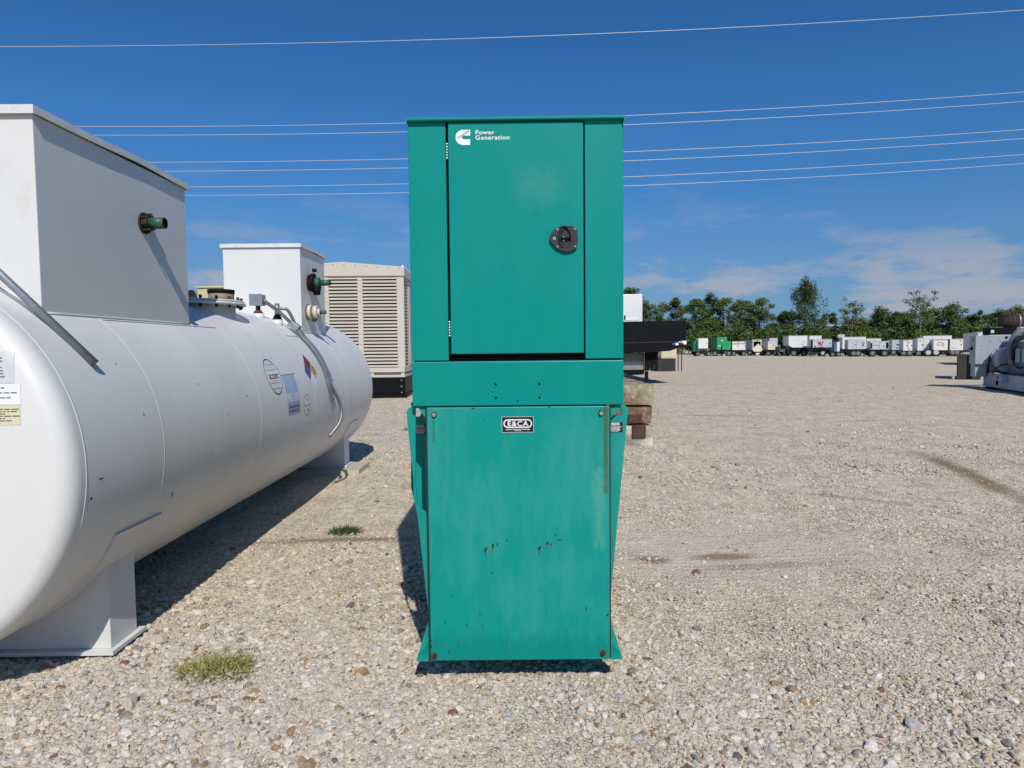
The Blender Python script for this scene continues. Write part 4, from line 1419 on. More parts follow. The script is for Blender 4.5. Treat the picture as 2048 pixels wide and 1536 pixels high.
# small cream set beyond the trailer
CS = empty('cream_enclosure', (at(1338, 715, 40).x, 40, 0), 'small cream generator enclosure with a slotted vent beyond the black trailer', 'generator')
cx0 = CS.location.x
hw3 = (at(1353, 715, 40).x - at(1322, 715, 40).x) / 2
zz1, zz0 = at(1338, 690, 40).z, at(1338, 717, 40).z
bx(-hw3, hw3, 0, 2.2, zz0, zz1).build('body', 'yellow_cream', CS, bevel=.02)
bx(-hw3 + .12, hw3 - .12, -.012, .012, zz0 + .10, zz0 + .24).build('vent', 'trailer_grey', CS)
bx(-hw3 - .2, hw3 - .1, -.1, 2.2, -.01, zz0 - .001).build('base', 'frame_dark', CS)
for px in (1358, 1365):
    xx = at(px, 700, 40).x - cx0
    MB().cyl((xx, .2, 0), (xx, .2, at(px, 688, 40).z), .03, n=8).build('post', 'frame_dark', CS)
paint('muffler_rust', (.045, .026, .019), .8, .4, 8, (.11, .055, .03), .3, 14)

# ------------------------------------------------------------------ far row of trailer-mounted sets
def far_unit(name, Y, px0, px1, top, bot, base_px, label, mat_='trailer_white', depth=3.0, wheels=(), frame='frame_dark', cat='generator',
             doors=2, vents=(), ground=None, extra=None, seams=True, chamfer=0, side=9, bright_rims=False):
    """One enclosure on its running gear. px0..px1 is the lit face, top/bot rows of the body; wheels are pixel columns."""
    pm_ = (px0 + px1) / 2
    phi = math.atan((pm_ - 1024) / F)                  # they stand roughly facing the yard's entrance
    dl = R(side)
    o = empty(name, (at(pm_, bot, Y).x, Y, 0), label, cat, 'sets parked along the far side of the yard', rz=-(phi - dl))
    kx = math.cos(phi) / math.cos(dl)
    X = lambda p, r=690: (at(p, r, Y).x - o.location.x) * kx
    Z = lambda r: at(pm_, r, Y).z
    z0, z1 = Z(bot), Z(top)
    if chamfer:
        body = MB().plate([(X(px0), z1), (X(px1), z1), (X(px1), z0), (X(px0 + chamfer), z0), (X(px0), z0 + (X(px0 + chamfer) - X(px0)) * .8)], 0, depth).build('body', mat_, o, bevel=.03)
    else:
        body = bx(X(px0), X(px1), 0, depth, z0, z1).build('body', mat_, o, bevel=.03)
    bx(X(px0) - .03, X(px1) + .03, -.03, depth + .03, z1 + .001, z1 + .05).build('roof', mat_, o, bevel=.015)
    if seams and doors:
        for i in range(1, doors):
            xx = X(px0) + (X(px1) - X(px0)) * i / doors
            bx(xx - .015, xx + .015, -.006, .01, z0 + .08, z1 - .08).build('door_seam', 'frame_dark', body)
        for i in range(doors):
            xx = X(px0) + (X(px1) - X(px0)) * (i + .82) / doors
            bx(xx - .05, xx + .05, -.03, .005, (z0 + z1) / 2 - .07, (z0 + z1) / 2 + .07).build('latch', 'black_matt', body)
    for (a, b_, c_, d_, mt) in vents:
        bx(X(a), X(b_), -.02, .01, Z(d_), Z(c_)).build('vent', mt, body)
    # chassis
    fz1, fz0 = z0 - .002, z0 - .28
    bx(X(px0) - .15, X(px1) + .25, .25, depth - .2, max(fz0, .3), fz1).build('chassis', frame, o)
    if z0 > .75:
        bx(X(px0) + .2, X(px1) - .2, .6, depth - .5, .32, max(fz0, .3) - .002).build('fuel_tank', 'frame_dark', o)
    for (wp, wr) in wheels:
        xx = X(wp)
        t = MB().cyl((xx, .05, wr), (xx, .32, wr), wr, n=20).build('wheel', 'tyre', o)
        MB().cyl((xx, .035, wr), (xx, .052, wr), wr * .58, wr * .55, n=16).build('rim', 'rim' if bright_rims else 'frame_grey', t)
        t = MB().cyl((xx, depth - .32, wr), (xx, depth - .05, wr), wr, n=16).build('wheel', 'tyre', o)
    for jx in (X(px0) + .1, X(px1) - .1):
        MB().cyl((jx, .15, 0), (jx, .15, max(fz0, .3)), .045, n=8).build('jack_leg', frame, o)
        MB().cyl((jx, .15, -.01), (jx, .15, .04), .12, n=8).build('jack_foot', frame, o)
    if extra:
        extra(o, X, Z)
    return o


YA, YB, YC = 100.0, 92.0, 80.0
G1 = lambda o, X, Z: bx(X(1391), X(1396), 1.0, 3.4, Z(703), Z(682)).build('green_side_case', 'trailer_green', o)
far_unit('trailer_generator', YA, 1397, 1416, 677, 697, 0, 'narrow white set with a green case at its left, far left of the row', 'trailer_white', 3, [(1396, .36), (1418, .36)], 'frame_grey', doors=1, extra=G1)


def green_extra(o, X, Z):
    bx(X(1454.3), X(1462), .2, 3.4, Z(700), Z(683)).build('radiator_case', 'trailer_green', o, bevel=.03)
    MB().cyl((X(1444), -.03, Z(681)), (X(1444), -.001, Z(681)), .13, n=16).build('round_badge', 'decal_paleyellow', o)
    MB().tube([(X(1443.5), -.15, .5), (X(1443.5), -.15, Z(691)), (X(1444.5), -.05, Z(689.5))], .05, 8).build('jack_handle', 'black_matt', o)
    bx(X(1436), X(1442), -.02, -.001, Z(692.2), Z(691)).build('label', 'decal_white', o)
    bx(X(1447), X(1454), .3, .9, 0, .3).build('timber_block', 'wood_board', o)


far_unit('trailer_generator', YA, 1434, 1454, 675, 699.5, 0, 'green stepped set on a dark trailer, the only green one in the row', 'trailer_green', 6.5, [(1430, .4), (1458, .4)], doors=2, extra=green_extra)
far_unit('trailer_generator', YA, 1464.5, 1491, 683.5, 700, 0, 'low white set with dark louvre stripes, right of the green set', 'trailer_white', 3.4, [(1468, .36), (1488, .36)], doors=2,
         vents=[(1465.5, 1477.5, 687, 688.4, 'black_matt'), (1479, 1490.5, 687, 688.2, 'black_matt'), (1476, 1478, 684, 685.5, 'black_matt'), (1488, 1490.5, 684, 685.2, 'black_matt')])


def open_extra(o, X, Z):
    p = MB().plate([(X(1514), Z(687)), (X(1525), Z(700)), (X(1518), Z(703.5)), (X(1506), Z(703)), (X(1502), Z(698.5))], -1.1, -.95).build('fallen_panel', 'trailer_cream', o)
    MB().plate([(X(1509), Z(705.5)), (X(1518), Z(705.5)), (X(1514), Z(709.5)), (X(1512), Z(709.5))], -1.0, -.92).build('hitch_plate', 'trailer_cream', o)
    bx(X(1513.5), X(1514), -.9, -.3, .2, Z(700)).build('jack_leg', 'frame_dark', o)


far_unit('trailer_generator', YA, 1505, 1523, 680, 700, 0, 'cream set with its end open and a panel leaning against it', 'trailer_cream', 7.5, [(1500, .4), (1525, .4)], doors=1, seams=False,
         vents=[(1507, 1521, 683, 697, 'dark_inside'), (1511, 1517, 681, 682, 'black_matt')], extra=open_extra)
far_unit('trailer_generator', YA + 6, 1539, 1555, 676.5, 694, 0, 'pale grey set standing behind a small cream one', 'trailer_grey', 9, [(1541, .4), (1553, .4)], doors=1)
far_unit('trailer_generator', YA - 3, 1536, 1550.5, 683, 699.5, 0, 'small cream set in front of a taller pale grey one', 'trailer_cream', 4.5, [(1537, .34), (1551, .34)], doors=1,
         vents=[(1543.5, 1548, 684.5, 689.5, 'trailer_grey'), (1539.5, 1541.5, 685, 686.5, 'black_matt'), (1537, 1549, 694, 694.5, 'trailer_grey')])
far_unit('pump_skid', YA, 1560, 1571, 699, 704, 0, 'low grey pump skid between the cream set and the big white set', 'frame_grey', 2.5, [(1556, .3), (1570, .3)], doors=0, cat='pump')


def base_skirt(o, X, Z):
    bx(X(1580), X(1618), .1, 4.4, Z(703), Z(695.3)).build('base_tank', 'black_paint', o)


far_unit('trailer_generator', YB, 1577, 1614.5, 672, 695, 0, 'tall white set with a chamfered lower corner and black base', 'trailer_white', 5.5, [(1588, .42), (1608, .42)], doors=1, chamfer=7, extra=base_skirt,
         vents=[(1601.5, 1608, 687, 689.3, 'trailer_grey')])
far_unit('trailer_generator', YB + 4, 1618.5, 1643, 672, 696, 0, 'white set behind the grey one with the red lettered mark', 'trailer_white', 5, [(1622, .42), (1640, .42)], doors=1)


def w_logo(o, X, Z):
    zc = Z(687)
    xc = X(1641.5)
    s = .42
    for k, (pts, mt) in enumerate((([(-.95, .75), (-.62, .75), (-.34, -.45), (-.56, -.75)], 'decal_ink'), ([(-.42, .35), (-.16, .75), (.12, -.05), (-.14, -.7)], 'red_mark'),
                                   ([(-.02, -.7), (.55, .75), (.92, .75), (.26, -.7)], 'red_mark'))):
        MB().plate([(xc + a * s, zc + b_ * s) for a, b_ in pts], -.022, -.012).build('logo_stroke', mt, o)
    kind(dash_mb(.75, .12, 5).map(lambda x, y, z: (xc + x, -.02, zc - .56 + z)).build('small_print', 'decal_ink', o), 'stuff')
    bx(X(1621.5), X(1625.5), -.02, .01, Z(695), Z(679.5)).build('radiator_grille', 'black_matt', o)
    bx(X(1650), X(1663), .1, 2.4, Z(699), Z(695.3)).build('mudguard', 'frame_dark', o)


far_unit('trailer_generator', YB - 4, 1621, 1663.5, 679, 695, 0, 'light grey towable set with a red and black W mark', 'trailer_grey', 2.6, [(1646.5, .42)], doors=2, extra=w_logo, bright_rims=True,
         vents=[(1629, 1632, 692, 694, 'black_matt')])


def blue_extra(o, X, Z):
    bx(X(1664.5), X(1669), -.02, .01, Z(700), Z(686)).build('front_panel', 'frame_dark', o)
    bx(X(1674), X(1679.5), .0, 1.4, Z(703), Z(684)).build('white_case', 'trailer_white', o, bevel=.02)


far_unit('compressor', YB - 7, 1668.5, 1673.5, 686, 703, 0, 'small blue and white machine between two white sets', 'blue_machine', 1.6, [(1666, .3), (1678, .3)], doors=0, extra=blue_extra, cat='compressor')


def topbox(o, X, Z):
    bx(X(1676.5), X(1689.5), .2, 1.6, Z(675), Z(668.5)).build('exhaust_box', 'trailer_grey', o, bevel=.02)
    bx(X(1678), X(1679), .5, .6, Z(684), Z(675)).build('exhaust_stay', 'frame_dark', o)


far_unit('trailer_generator', YB, 1684.5, 1731.5, 674.5, 698, 0, 'long white set with a small box raised over its left end', 'trailer_white', 3, [(1700, .42), (1712, .42)], doors=3, extra=topbox)
far_unit('trailer_generator', YB - 8, 1696, 1729, 680, 698.5, 0, 'pale grey set with black handles in front of the long white one', 'trailer_grey', 2.8, [(1708, .42), (1717, .42)], doors=2,
         vents=[(1723, 1729, 685, 686.3, 'black_matt'), (1723, 1729, 690.5, 691.7, 'black_matt'), (1704, 1706, 685, 686, 'black_matt'), (1704, 1706, 693, 694, 'black_matt')])
far_unit('trailer_generator', YB, 1733, 1762, 677.5, 697, 0, 'cream white set behind two nearer grey sets', 'trailer_cream', 3, [(1740, .42), (1756, .42)], doors=2)
far_unit('trailer_generator', YB - 10, 1741, 1777.5, 683, 699, 0, 'grey towable set with black grilles at both ends', 'trailer_grey', 2.6, [(1770, .42), (1746, .42)], doors=2,
         vents=[(1741.5, 1744.5, 686, 697, 'black_matt'), (1772, 1777, 685, 697, 'black_matt'), (1767, 1769.5, 692, 694, 'black_matt'), (1746, 1753, 690, 691, 'decal_ink')])
far_unit('trailer_generator', YB - 4, 1784, 1800, 680, 700, 0, 'white and grey set with a square control hatch at mid row', 'trailer_grey', 4, [(1788, .42)], doors=1, vents=[(1793, 1796.5, 688, 690, 'black_matt'), (1793, 1796.5, 695, 697, 'black_matt')])


def stripe(x0, x1, y):
    def f(o, X, Z):
        bx(X(x0), X(x1), -.012, -.002, Z(y + .5), Z(y - .5)).build('red_stripe', 'red_mark', o)
    return f


far_unit('trailer_generator', YC + 2, 1806.5, 1825, 680.5, 701.5, 0, 'short white set with a thin red stripe and grey end', 'trailer_white', 3.2, [(1808, .4), (1820, .4)], 'frame_grey', doors=2, extra=stripe(1809, 1817, 681.5),
         vents=[(1816, 1822, 696.5, 699, 'beige_dark'), (1813, 1821.5, 685, 685.8, 'decal_ink')])
far_unit('trailer_generator', YC + 2, 1835, 1858.5, 677, 701.5, 0, 'tall white set with two tall doors beside the one with the red emblem', 'trailer_white', 3.4, [(1838, .4), (1852, .4)], 'frame_grey', doors=2,
         vents=[(1838.5, 1842, 681, 682.5, 'decal_ink'), (1848, 1855, 687.5, 690, 'trailer_cream')])
far_unit('trailer_generator', YC + 12, 1846, 1903, 672, 690, 0, 'long white roof showing above the row at the right', 'trailer_white', 3, [(1860, .42), (1890, .42)], doors=3)


def red_arc(o, X, Z):
    stripe(1869, 1895.5, 679.8)(o, X, Z)
    xc, zc = X(1881), Z(689.5)
    pts = [(xc + .36 * math.cos(R(a)), zc + .30 * math.sin(R(a))) for a in range(200, -50, -12)]
    MB().tube([(p[0], -.02, p[1]) for p in pts], .022, 6).build('emblem_arc', 'red_mark', o)
    MB().tube([(xc - .33, -.02, zc - .1), (xc - .15, -.02, zc + .02), (xc - .05, -.02, zc - .12), (xc + .08, -.02, zc + .06), (xc + .2, -.02, zc - .12), (xc + .36, -.02, zc - .16)], .018, 6).build('emblem_line', 'red_mark', o)
    bx(X(1896.2), X(1899), .1, 2.8, Z(700), Z(679)).build('end_grille', 'frame_dark', o)


far_unit('trailer_generator', YC, 1867, 1895.5, 679, 700.5, 0, 'white set carrying a red outlined emblem and red top stripe', 'trailer_white', 3.2, [(1857, .48), (1873, .48)], doors=1, seams=False, extra=red_arc, bright_rims=True)
far_unit('trailer_generator', YC, 1899.5, 1928, 678.5, 700.5, 0, 'white set at the right end of the row beside the grey engine', 'trailer_white', 3.2, [(1907, .5), (1914, .5)], doors=1,
         vents=[(1904, 1916, 695.5, 697, 'trailer_grey'), (1919, 1923, 681, 682.3, 'black_matt')])

# ------------------------------------------------------------------ near right: white container on a red frame, brown panels, grey engine set
YW = 45.0
WB = empty('white_container', (at(1960, 690, YW).x, YW, 0), 'white box body on a low frame directly behind the grey engine set', 'container', rz=R(-28))
X = lambda p, r=690: (at(p + 10, r, YW).x - WB.location.x) * .83
Z = lambda r: at(1960, r, YW).z
bx(X(1945), X(2070), 0, 7, Z(701), Z(665.5)).build('body', 'trailer_white', WB, bevel=.03)
bx(X(1945) - .03, X(2070), -.03, 7.03, Z(665.4), Z(664)).build('roof', 'trailer_white', WB)
bx(X(1945), X(2070), .2, 6.8, Z(706), Z(701.2)).build('chassis', 'frame_dark', WB)
bx(X(1944), X(2000), -.02, .18, Z(708), Z(705)).build('red_rail', 'red_mark', WB)
for p in (1955, 1975):
    MB().cyl((X(p), .1, .42), (X(p), .4, .42), .42, n=18).build('wheel', 'tyre', WB)
YP = 27.5
BP = empty('brown_crate', (at(1938, 735, YP).x, YP, 0), 'dark brown panelled crate left of the grey engine set', 'crate', rz=R(-33))
X = lambda p, r=735: (at(p, r, YP).x - BP.location.x) * .82
zt_ = at(1938, 712, YP).z
bx(X(1917), X(1962), .03, 2.6, 0.02, zt_ - .02).build('case', 'black_matt', BP)
bx(X(1915), X(1933), -.02, .029, 0, zt_).build('panel', 'brown_panel', BP, bevel=.01)
bx(X(1944), X(1961), -.02, .029, 0, zt_).build('panel', 'brown_panel', BP, bevel=.01)
bx(X(1915), X(1962), -.03, 2.7, zt_ + .001, zt_ + .05).build('top', 'brown_panel', BP)
MB().cyl((X(1906), -.3, 0), (X(1906), -.3, .12), .05, n=8).build('stake', 'wood_board', BP)

YG = 22.0
gp0 = at(1966, 775, YG)
ANG = math.atan2(3.0, .94)              # the skid runs away from the camera and a little to the right
ENG = empty('engine_generator', (gp0.x, YG, 0), 'grey open engine generator on a steel skid at the right edge', 'generator', rz=R(-17.5))
# local: -Y towards the camera along the skid, -X is the visible long side
e = ENG
bx(0, .14, -4.2, 0, .07, .52).build('skid_beam', 'genset_grey', e, bevel=.01)
bx(1.25, 1.4, -4.2, 0, .07, .52).build('skid_beam', 'genset_grey', e, bevel=.01)
bx(.141, 1.249, -4.1, -.05, .36, .48).build('skid_deck', 'genset_grey', e)
bx(-.02, 1.42, -.09, .0, .522, .55).build('end_cap', 'steel_dull', e)
for yy in (-1.15, -3.2):
    MB().cyl((-.006, yy, .24), (.02, yy, .24), .085, n=18).build('lift_hole', 'dark_inside', e)
for i in range(5):
    MB().cyl((-.012, -.10, .15 + .08 * i), (.004, -.10, .15 + .08 * i), .017, n=6).build('bolt', 'frame_dark', e)
for yy in (-.3, -3.9):
    bx(.02, 1.38, yy - .15, yy + .15, -.01, .069).build('bearer', 'black_matt', e)
cab = bx(-.40, -.03, -.45, .10, .82, 1.77).build('control_cabinet', 'genset_grey', e, bevel=.012)
bx(-.425, -.401, -.22, -.08, 1.28, 1.40).build('switch', 'black_matt', cab)
bx(-.47, -.426, -.12, .02, 1.31, 1.35).build('switch_lever', 'black_matt', cab)
bx(-.41, -.401, -.32, -.20, 1.60, 1.68).build('label', 'decal_ink', cab)
for i in range(3):
    for j in range(2):
        MB().cyl((-.22 + .12 * j, -.456, 1.10 + .17 * i), (-.22 + .12 * j, -.449, 1.10 + .17 * i), .013, n=6).build('screw', 'frame_dark', cab)
bx(-.36, -.04, -.35, .05, .40, .819).build('cabinet_stand', 'genset_grey', e)
al = bx(-.005, .80, -.35, .35, .553, 1.79).build('alternator', 'genset_grey', e, bevel=.02)
for zz, xx in ((1.58, .06), (1.58, .33), (1.58, .52), (1.58, .68), (1.36, .44), (1.36, .56), (1.25, .6)):
    MB().cyl((xx, -.357, zz), (xx, -.349, zz), .017, n=6).build('bolt', 'frame_dark', al)
MB().cyl((.50, -.36, 1.70), (.50, -.352, 1.70), .045, n=14).build('round_badge', 'decal_black', al)
fl = MB().cyl((.50, -.36, .95), (.50, -1.0, .95), .43, n=40).build('flywheel_housing', 'genset_grey', e)
MB().cyl((.50, -.352, .95), (.50, -.42, .95), .475, n=40).build('housing_flange', 'genset_grey', fl)
for i in range(14):
    a = R(i * 26)
    MB().cyl((.50 + .455 * math.cos(a), -.44, .95 + .455 * math.sin(a)), (.50 + .455 * math.cos(a), -.421, .95 + .455 * math.sin(a)), .015, n=6).build('bolt', 'frame_dark', fl)
eng = bx(.32, 1.10, -3.6, -1.01, .52, 1.55).build('engine_block', 'frame_grey', e, bevel=.05)
for i in range(5):
    bx(.28, .319, -3.3 + .45 * i, -3.0 + .45 * i, .9, 1.35).build('side_cover', 'genset_grey', eng, bevel=.02)
bx(.34, 1.1, -1.75, -1.06, 1.3, 1.78).build('turbo_housing', 'frame_grey', e, bevel=.1, seg=3)
MB().tube(smooth_path([(.36, -1.25, .85), (.30, -1.3, 1.2), (.34, -1.3, 1.6), (.5, -1.32, 1.86), (.85, -1.35, 1.92)]), .105, 14).build('intake_pipe', 'frame_grey', e)
MB().tube(smooth_path([(.30, -1.5, 1.0), (.24, -1.6, 1.3), (.30, -1.7, 1.6), (.5, -1.8, 1.75)]), .06, 12).build('coolant_hose', 'black_rubber', e)
MB().tube(smooth_path([(.30, -1.25, .85), (.12, -1.05, .80), (.0, -.85, .60), (.02, -.80, .46), (.08, -.9, .40), (.22, -1.25, .60)]), .02, 8).build('cable', 'black_rubber', e)
MB().tube(smooth_path([(.32, -1.3, 1.35), (.24, -1.55, 1.0), (.26, -1.9, .75), (.35, -2.2, .8)]), .025, 8).build('cable', 'black_rubber', e)
MB().tube([(-.015, -.43, .55), (.0, -.43, .86), (.04, -.42, 1.14)], .028, 8).build('cable_stub', 'black_rubber', e)
ac = bx(.03, .74, -.34, .28, 1.795, 2.03).build('air_box', 'black_matt', e, bevel=.015)
bx(.06, .15, -.349, -.341, 1.85, 1.95).build('label', 'decal_grey', ac)
bx(.02, .40, -.35, .29, 2.031, 2.05).build('lid', 'frame_grey', ac)
mf = MB().cyl((.40, -.1, 2.20), (1.05, -.1, 2.24), .235, n=32).build('muffler', 'muffler_rust', e)
for i in range(4):
    xx = .46 + .11 * i
    MB().cyl((xx, -.1, 2.204 + xx * .03), (xx + .018, -.1, 2.204 + xx * .03), .243, n=32).build('band', 'dark_rust', mf)
MB().cyl((.86, -.1, 2.23), (.92, -.1, 2.23), .25, n=32).build('clamp_ring', 'steel_dull', mf)
MB().cyl((.9, -.1, 2.24), (2.2, -.1, 2.26), .20, n=28).build('exhaust_pipe', 'black_matt', e)
bx(.62, 1.2, -1.05, -.75, 1.80, 2.02).build('rocker_cover', 'trailer_white', e, bevel=.03)
ps = bx(-.16, -.001, -1.95, -1.70, .27, .50).build('terminal_box', 'genset_grey', e, bevel=.01)
bx(-.05, -.001, -1.69, -1.25, .38, .45).build('bracket', 'frame_dark', e)
for yy in (-1.90, -1.75):
    for zz in (.31, .46):
        MB().cyl((-.166, yy, zz), (-.159, yy, zz), .014, n=6).build('screw', 'frame_dark', ps)

# ------------------------------------------------------------------ overhead power lines (run across the view, sagging)
WIRES = [((0, 93), (1024, 74), (2048, 20), 34, 'topmost power line running alone across the upper sky'),
         ((0, 252), (1024, 240), (2048, 184), 44, 'upper wire of the highest pair behind the green cabinet'),
         ((0, 269), (1024, 258), (2048, 203), 43.3, 'lower wire of the highest pair behind the green cabinet'),
         ((0, 324), (1024, 312), (2048, 259), 50, 'upper wire of the middle pair behind the green cabinet'),
         ((0, 342), (1024, 330), (2048, 277), 49.3, 'lower wire of the middle pair behind the green cabinet'),
         ((0, 373), (1024, 362), (2048, 309), 54, 'upper wire of the lowest pair behind the green cabinet'),
         ((0, 389), (1024, 380), (2048, 327), 53.3, 'lowest of all the power lines behind the green cabinet')]
for a, b_, c_, Yw, lab in WIRES:
    pa_, pb_, pc_ = at(*a, Yw), at(*b_, Yw), at(*c_, Yw)
    x_ = np.array([pa_.x, pb_.x, pc_.x]); z_ = np.array([pa_.z, pb_.z, pc_.z])
    co = np.polyfit(x_, z_, 2)
    co[0] = max(co[0], 1e-4)
    pts = [(x, Yw, float(np.polyval(co, x))) for x in np.linspace(-Yw * 1.25, Yw * 1.25, 60)]
    o = MB().tube(pts, .0135 * Yw / 44 + .003, 6).build('power_line', 'wire_metal')
    tag(o, lab, 'power line', 'overhead power lines')

# ------------------------------------------------------------------ trees and weeds
def leaf_mat(name, dark, light, brown=None):
    m, nt, b = new_mat(name)
    oi = nt.nodes.new('ShaderNodeNewGeometry')
    c = ramp(nt, oi.outputs['Random Per Island'], [(0, dark), (.55, tuple((p + q) / 2 for p, q in zip(dark, light))), (.92, light), (1, brown or light)]).outputs[0]
    n = noise(nt, .35, 4, .6)
    c = mixc(nt, 1.0, c, ramp(nt, n, [(.3, (.7, .72, .66)), (.7, (1.15, 1.1, 1.0))]).outputs[0], 'MULTIPLY')
    nt.links.new(c, b.inputs['Base Color'])
    b.inputs['Roughness'].default_value = .6
    b.inputs['Specular IOR Level'].default_value = .3
leaf_mat('leaf_mid', (.040, .080, .016), (.115, .185, .036), (.16, .14, .04))
leaf_mat('leaf_dark', (.026, .055, .014), (.070, .125, .028))
leaf_mat('leaf_olive', (.060, .075, .020), (.14, .155, .045), (.20, .14, .05))
leaf_mat('leaf_pale', (.075, .11, .036), (.17, .21, .075), (.22, .19, .09))
leaf_mat('grass_dry', (.20, .20, .045), (.56, .47, .17), (.62, .50, .24))
leaf_mat('grass_green', (.035, .075, .015), (.09, .15, .03), (.20, .19, .06))


def leaves(cent, n_each, rad, size, r_):
    """Small leaf faces spread through clumps. cent: (k,3) clump centres; rad: (k,3)."""
    k = len(cent)
    tot = int(n_each * k)
    idx = r_.integers(0, k, tot)
    d = r_.standard_normal((tot, 3))
    d /= np.linalg.norm(d, axis=1)[:, None]
    rr_ = r_.random(tot) ** .45
    p = cent[idx] + d * rr_[:, None] * rad[idx]
    nrm = d * .5 + r_.standard_normal((tot, 3)) * .7 + np.array([0, -.2, .5])
    nrm /= np.linalg.norm(nrm, axis=1)[:, None]
    t = np.cross(nrm, r_.standard_normal((tot, 3)))
    t /= np.linalg.norm(t, axis=1)[:, None]
    bt = np.cross(nrm, t)
    s = (size * (.6 + .9 * r_.random(tot)))[:, None]
    q = np.stack([p - t * s, p + bt * s * .45 + nrm * s * .12, p + t * s, p - bt * s * .45 + nrm * s * .12], 1).reshape(-1, 3)
    return q


def quad_obj(name, q, mat_, parent=None, loc=(0, 0, 0)):
    n = len(q) // 4
    me = bpy.data.meshes.new(name)
    me.vertices.add(4 * n)
    me.vertices.foreach_set('co', q.astype(np.float32).ravel())
    me.loops.add(4 * n)
    me.loops.foreach_set('vertex_index', np.arange(4 * n, dtype=np.int32))
    me.polygons.add(n)
    me.polygons.foreach_set('loop_start', np.arange(0, 4 * n, 4, dtype=np.int32))
    me.materials.append(MATS[mat_])
    me.update(calc_edges=True)
    o = bpy.data.objects.new(name, me)
    COL.objects.link(o)
    o.parent = parent
    o.location = loc
    return o


def tree(px, Y, top_py, half_px, style, mat_, label, seed, base_frac=.12, bark='bark', dens=1.0, group='trees beyond the yard'):
    r_ = np.random.default_rng(seed)
    base = at(px, 700, Y)
    H = at(px, top_py, Y).z
    Wd = half_px / F * Y
    o = empty('broadleaf_tree' if style != 'spire' else 'spire_tree', (base.x, Y, 0), label, 'tree', group)
    tb_ = MB()
    cents, rads = [], []
    lean = r_.normal(0, .04)
    trunk = [Vector((lean * H * t + .15 * math.sin(5 * t + seed), .1 * math.cos(4 * t + seed), H * t)) for t in np.linspace(0, .9, 9)]
    r0 = .018 * H + .04
    tb_.tube(trunk, [r0 * (1 - .85 * i / 8) for i in range(9)], 7)
    nb = 34 if style == 'spire' else (20 if style == 'sparse' else 22)
    for i in range(nb):
        t = base_frac + (.96 - base_frac) * ((i + .5) / nb)
        st_ = trunk[min(8, int(t / .9 * 8))]
        a = i * 2.4 + r_.random()
        if style == 'spire':
            prof_ = .22 + .95 * min(1, (1 - t) * 1.35)
            up = .55
        elif style == 'round':
            prof_ = math.sqrt(max(.05, 1 - ((t - .45) / .62) ** 2))
            up = .25
        elif style == 'sparse':
            prof_ = .28 + .50 * math.sin(math.pi * min(1, max(0, (t - .22) / .80)))
            up = .95
            if t < .36:
                continue
        else:
            prof_ = .45 + .75 * math.sin(math.pi * min(1, t * .85 + .1))
            up = .3
        ln = Wd * prof_ * r_.uniform(.65, 1.05)
        end = st_ + Vector((ln * math.cos(a), ln * .9 * math.sin(a), ln * up * r_.uniform(.4, 1.2)))
        end.z = min(end.z, H * .985)
        mid = st_.lerp(end, .5) + Vector((0, 0, ln * .1))
        tb_.tube([st_, mid, end], [r0 * .42 * (1 - t * .6), r0 * .25 * (1 - t * .5), r0 * .09], 5)
        for q_, sc in ((1.0, .34), (.72, .38), (.45, .32)):
            c_ = st_.lerp(end, q_) + Vector(r_.normal(0, .10 * Wd, 3))
            cents.append(c_)
            s_ = Wd * sc * r_.uniform(.6, 1.15) * (.66 if style == 'sparse' else .80 if style == 'spire' else .95)
            rads.append((s_, s_, s_ * (.7 if style != 'spire' else 1.25)))
    cents.append(trunk[-1] + Vector((0, 0, H * .05)))
    rads.append((Wd * .22, Wd * .22, H * .06))
    if style == 'spire':
        for k in range(7):
            a = k * 2.2
            rr0 = Wd * r_.uniform(.05, .55)
            c_ = Vector((rr0 * math.cos(a) + lean * H, rr0 * math.sin(a), H * r_.uniform(.82, .96)))
            cents.append(c_); rads.append((Wd * .08, Wd * .08, H * .075))
            tb_.tube([trunk[6], c_], [.05, .02], 5)
    tb_.build('trunk', bark, o)
    cents = np.array([tuple(c_) for c_ in cents]); rads = np.array(rads)
    n_e = dens * (130 if style in ('round', 'bushy') else (80 if style == 'spire' else 42))
    quad_obj('crown', leaves(cents, n_e, rads, .14 * Y / 130 + .03, r_), mat_, o)
    return o


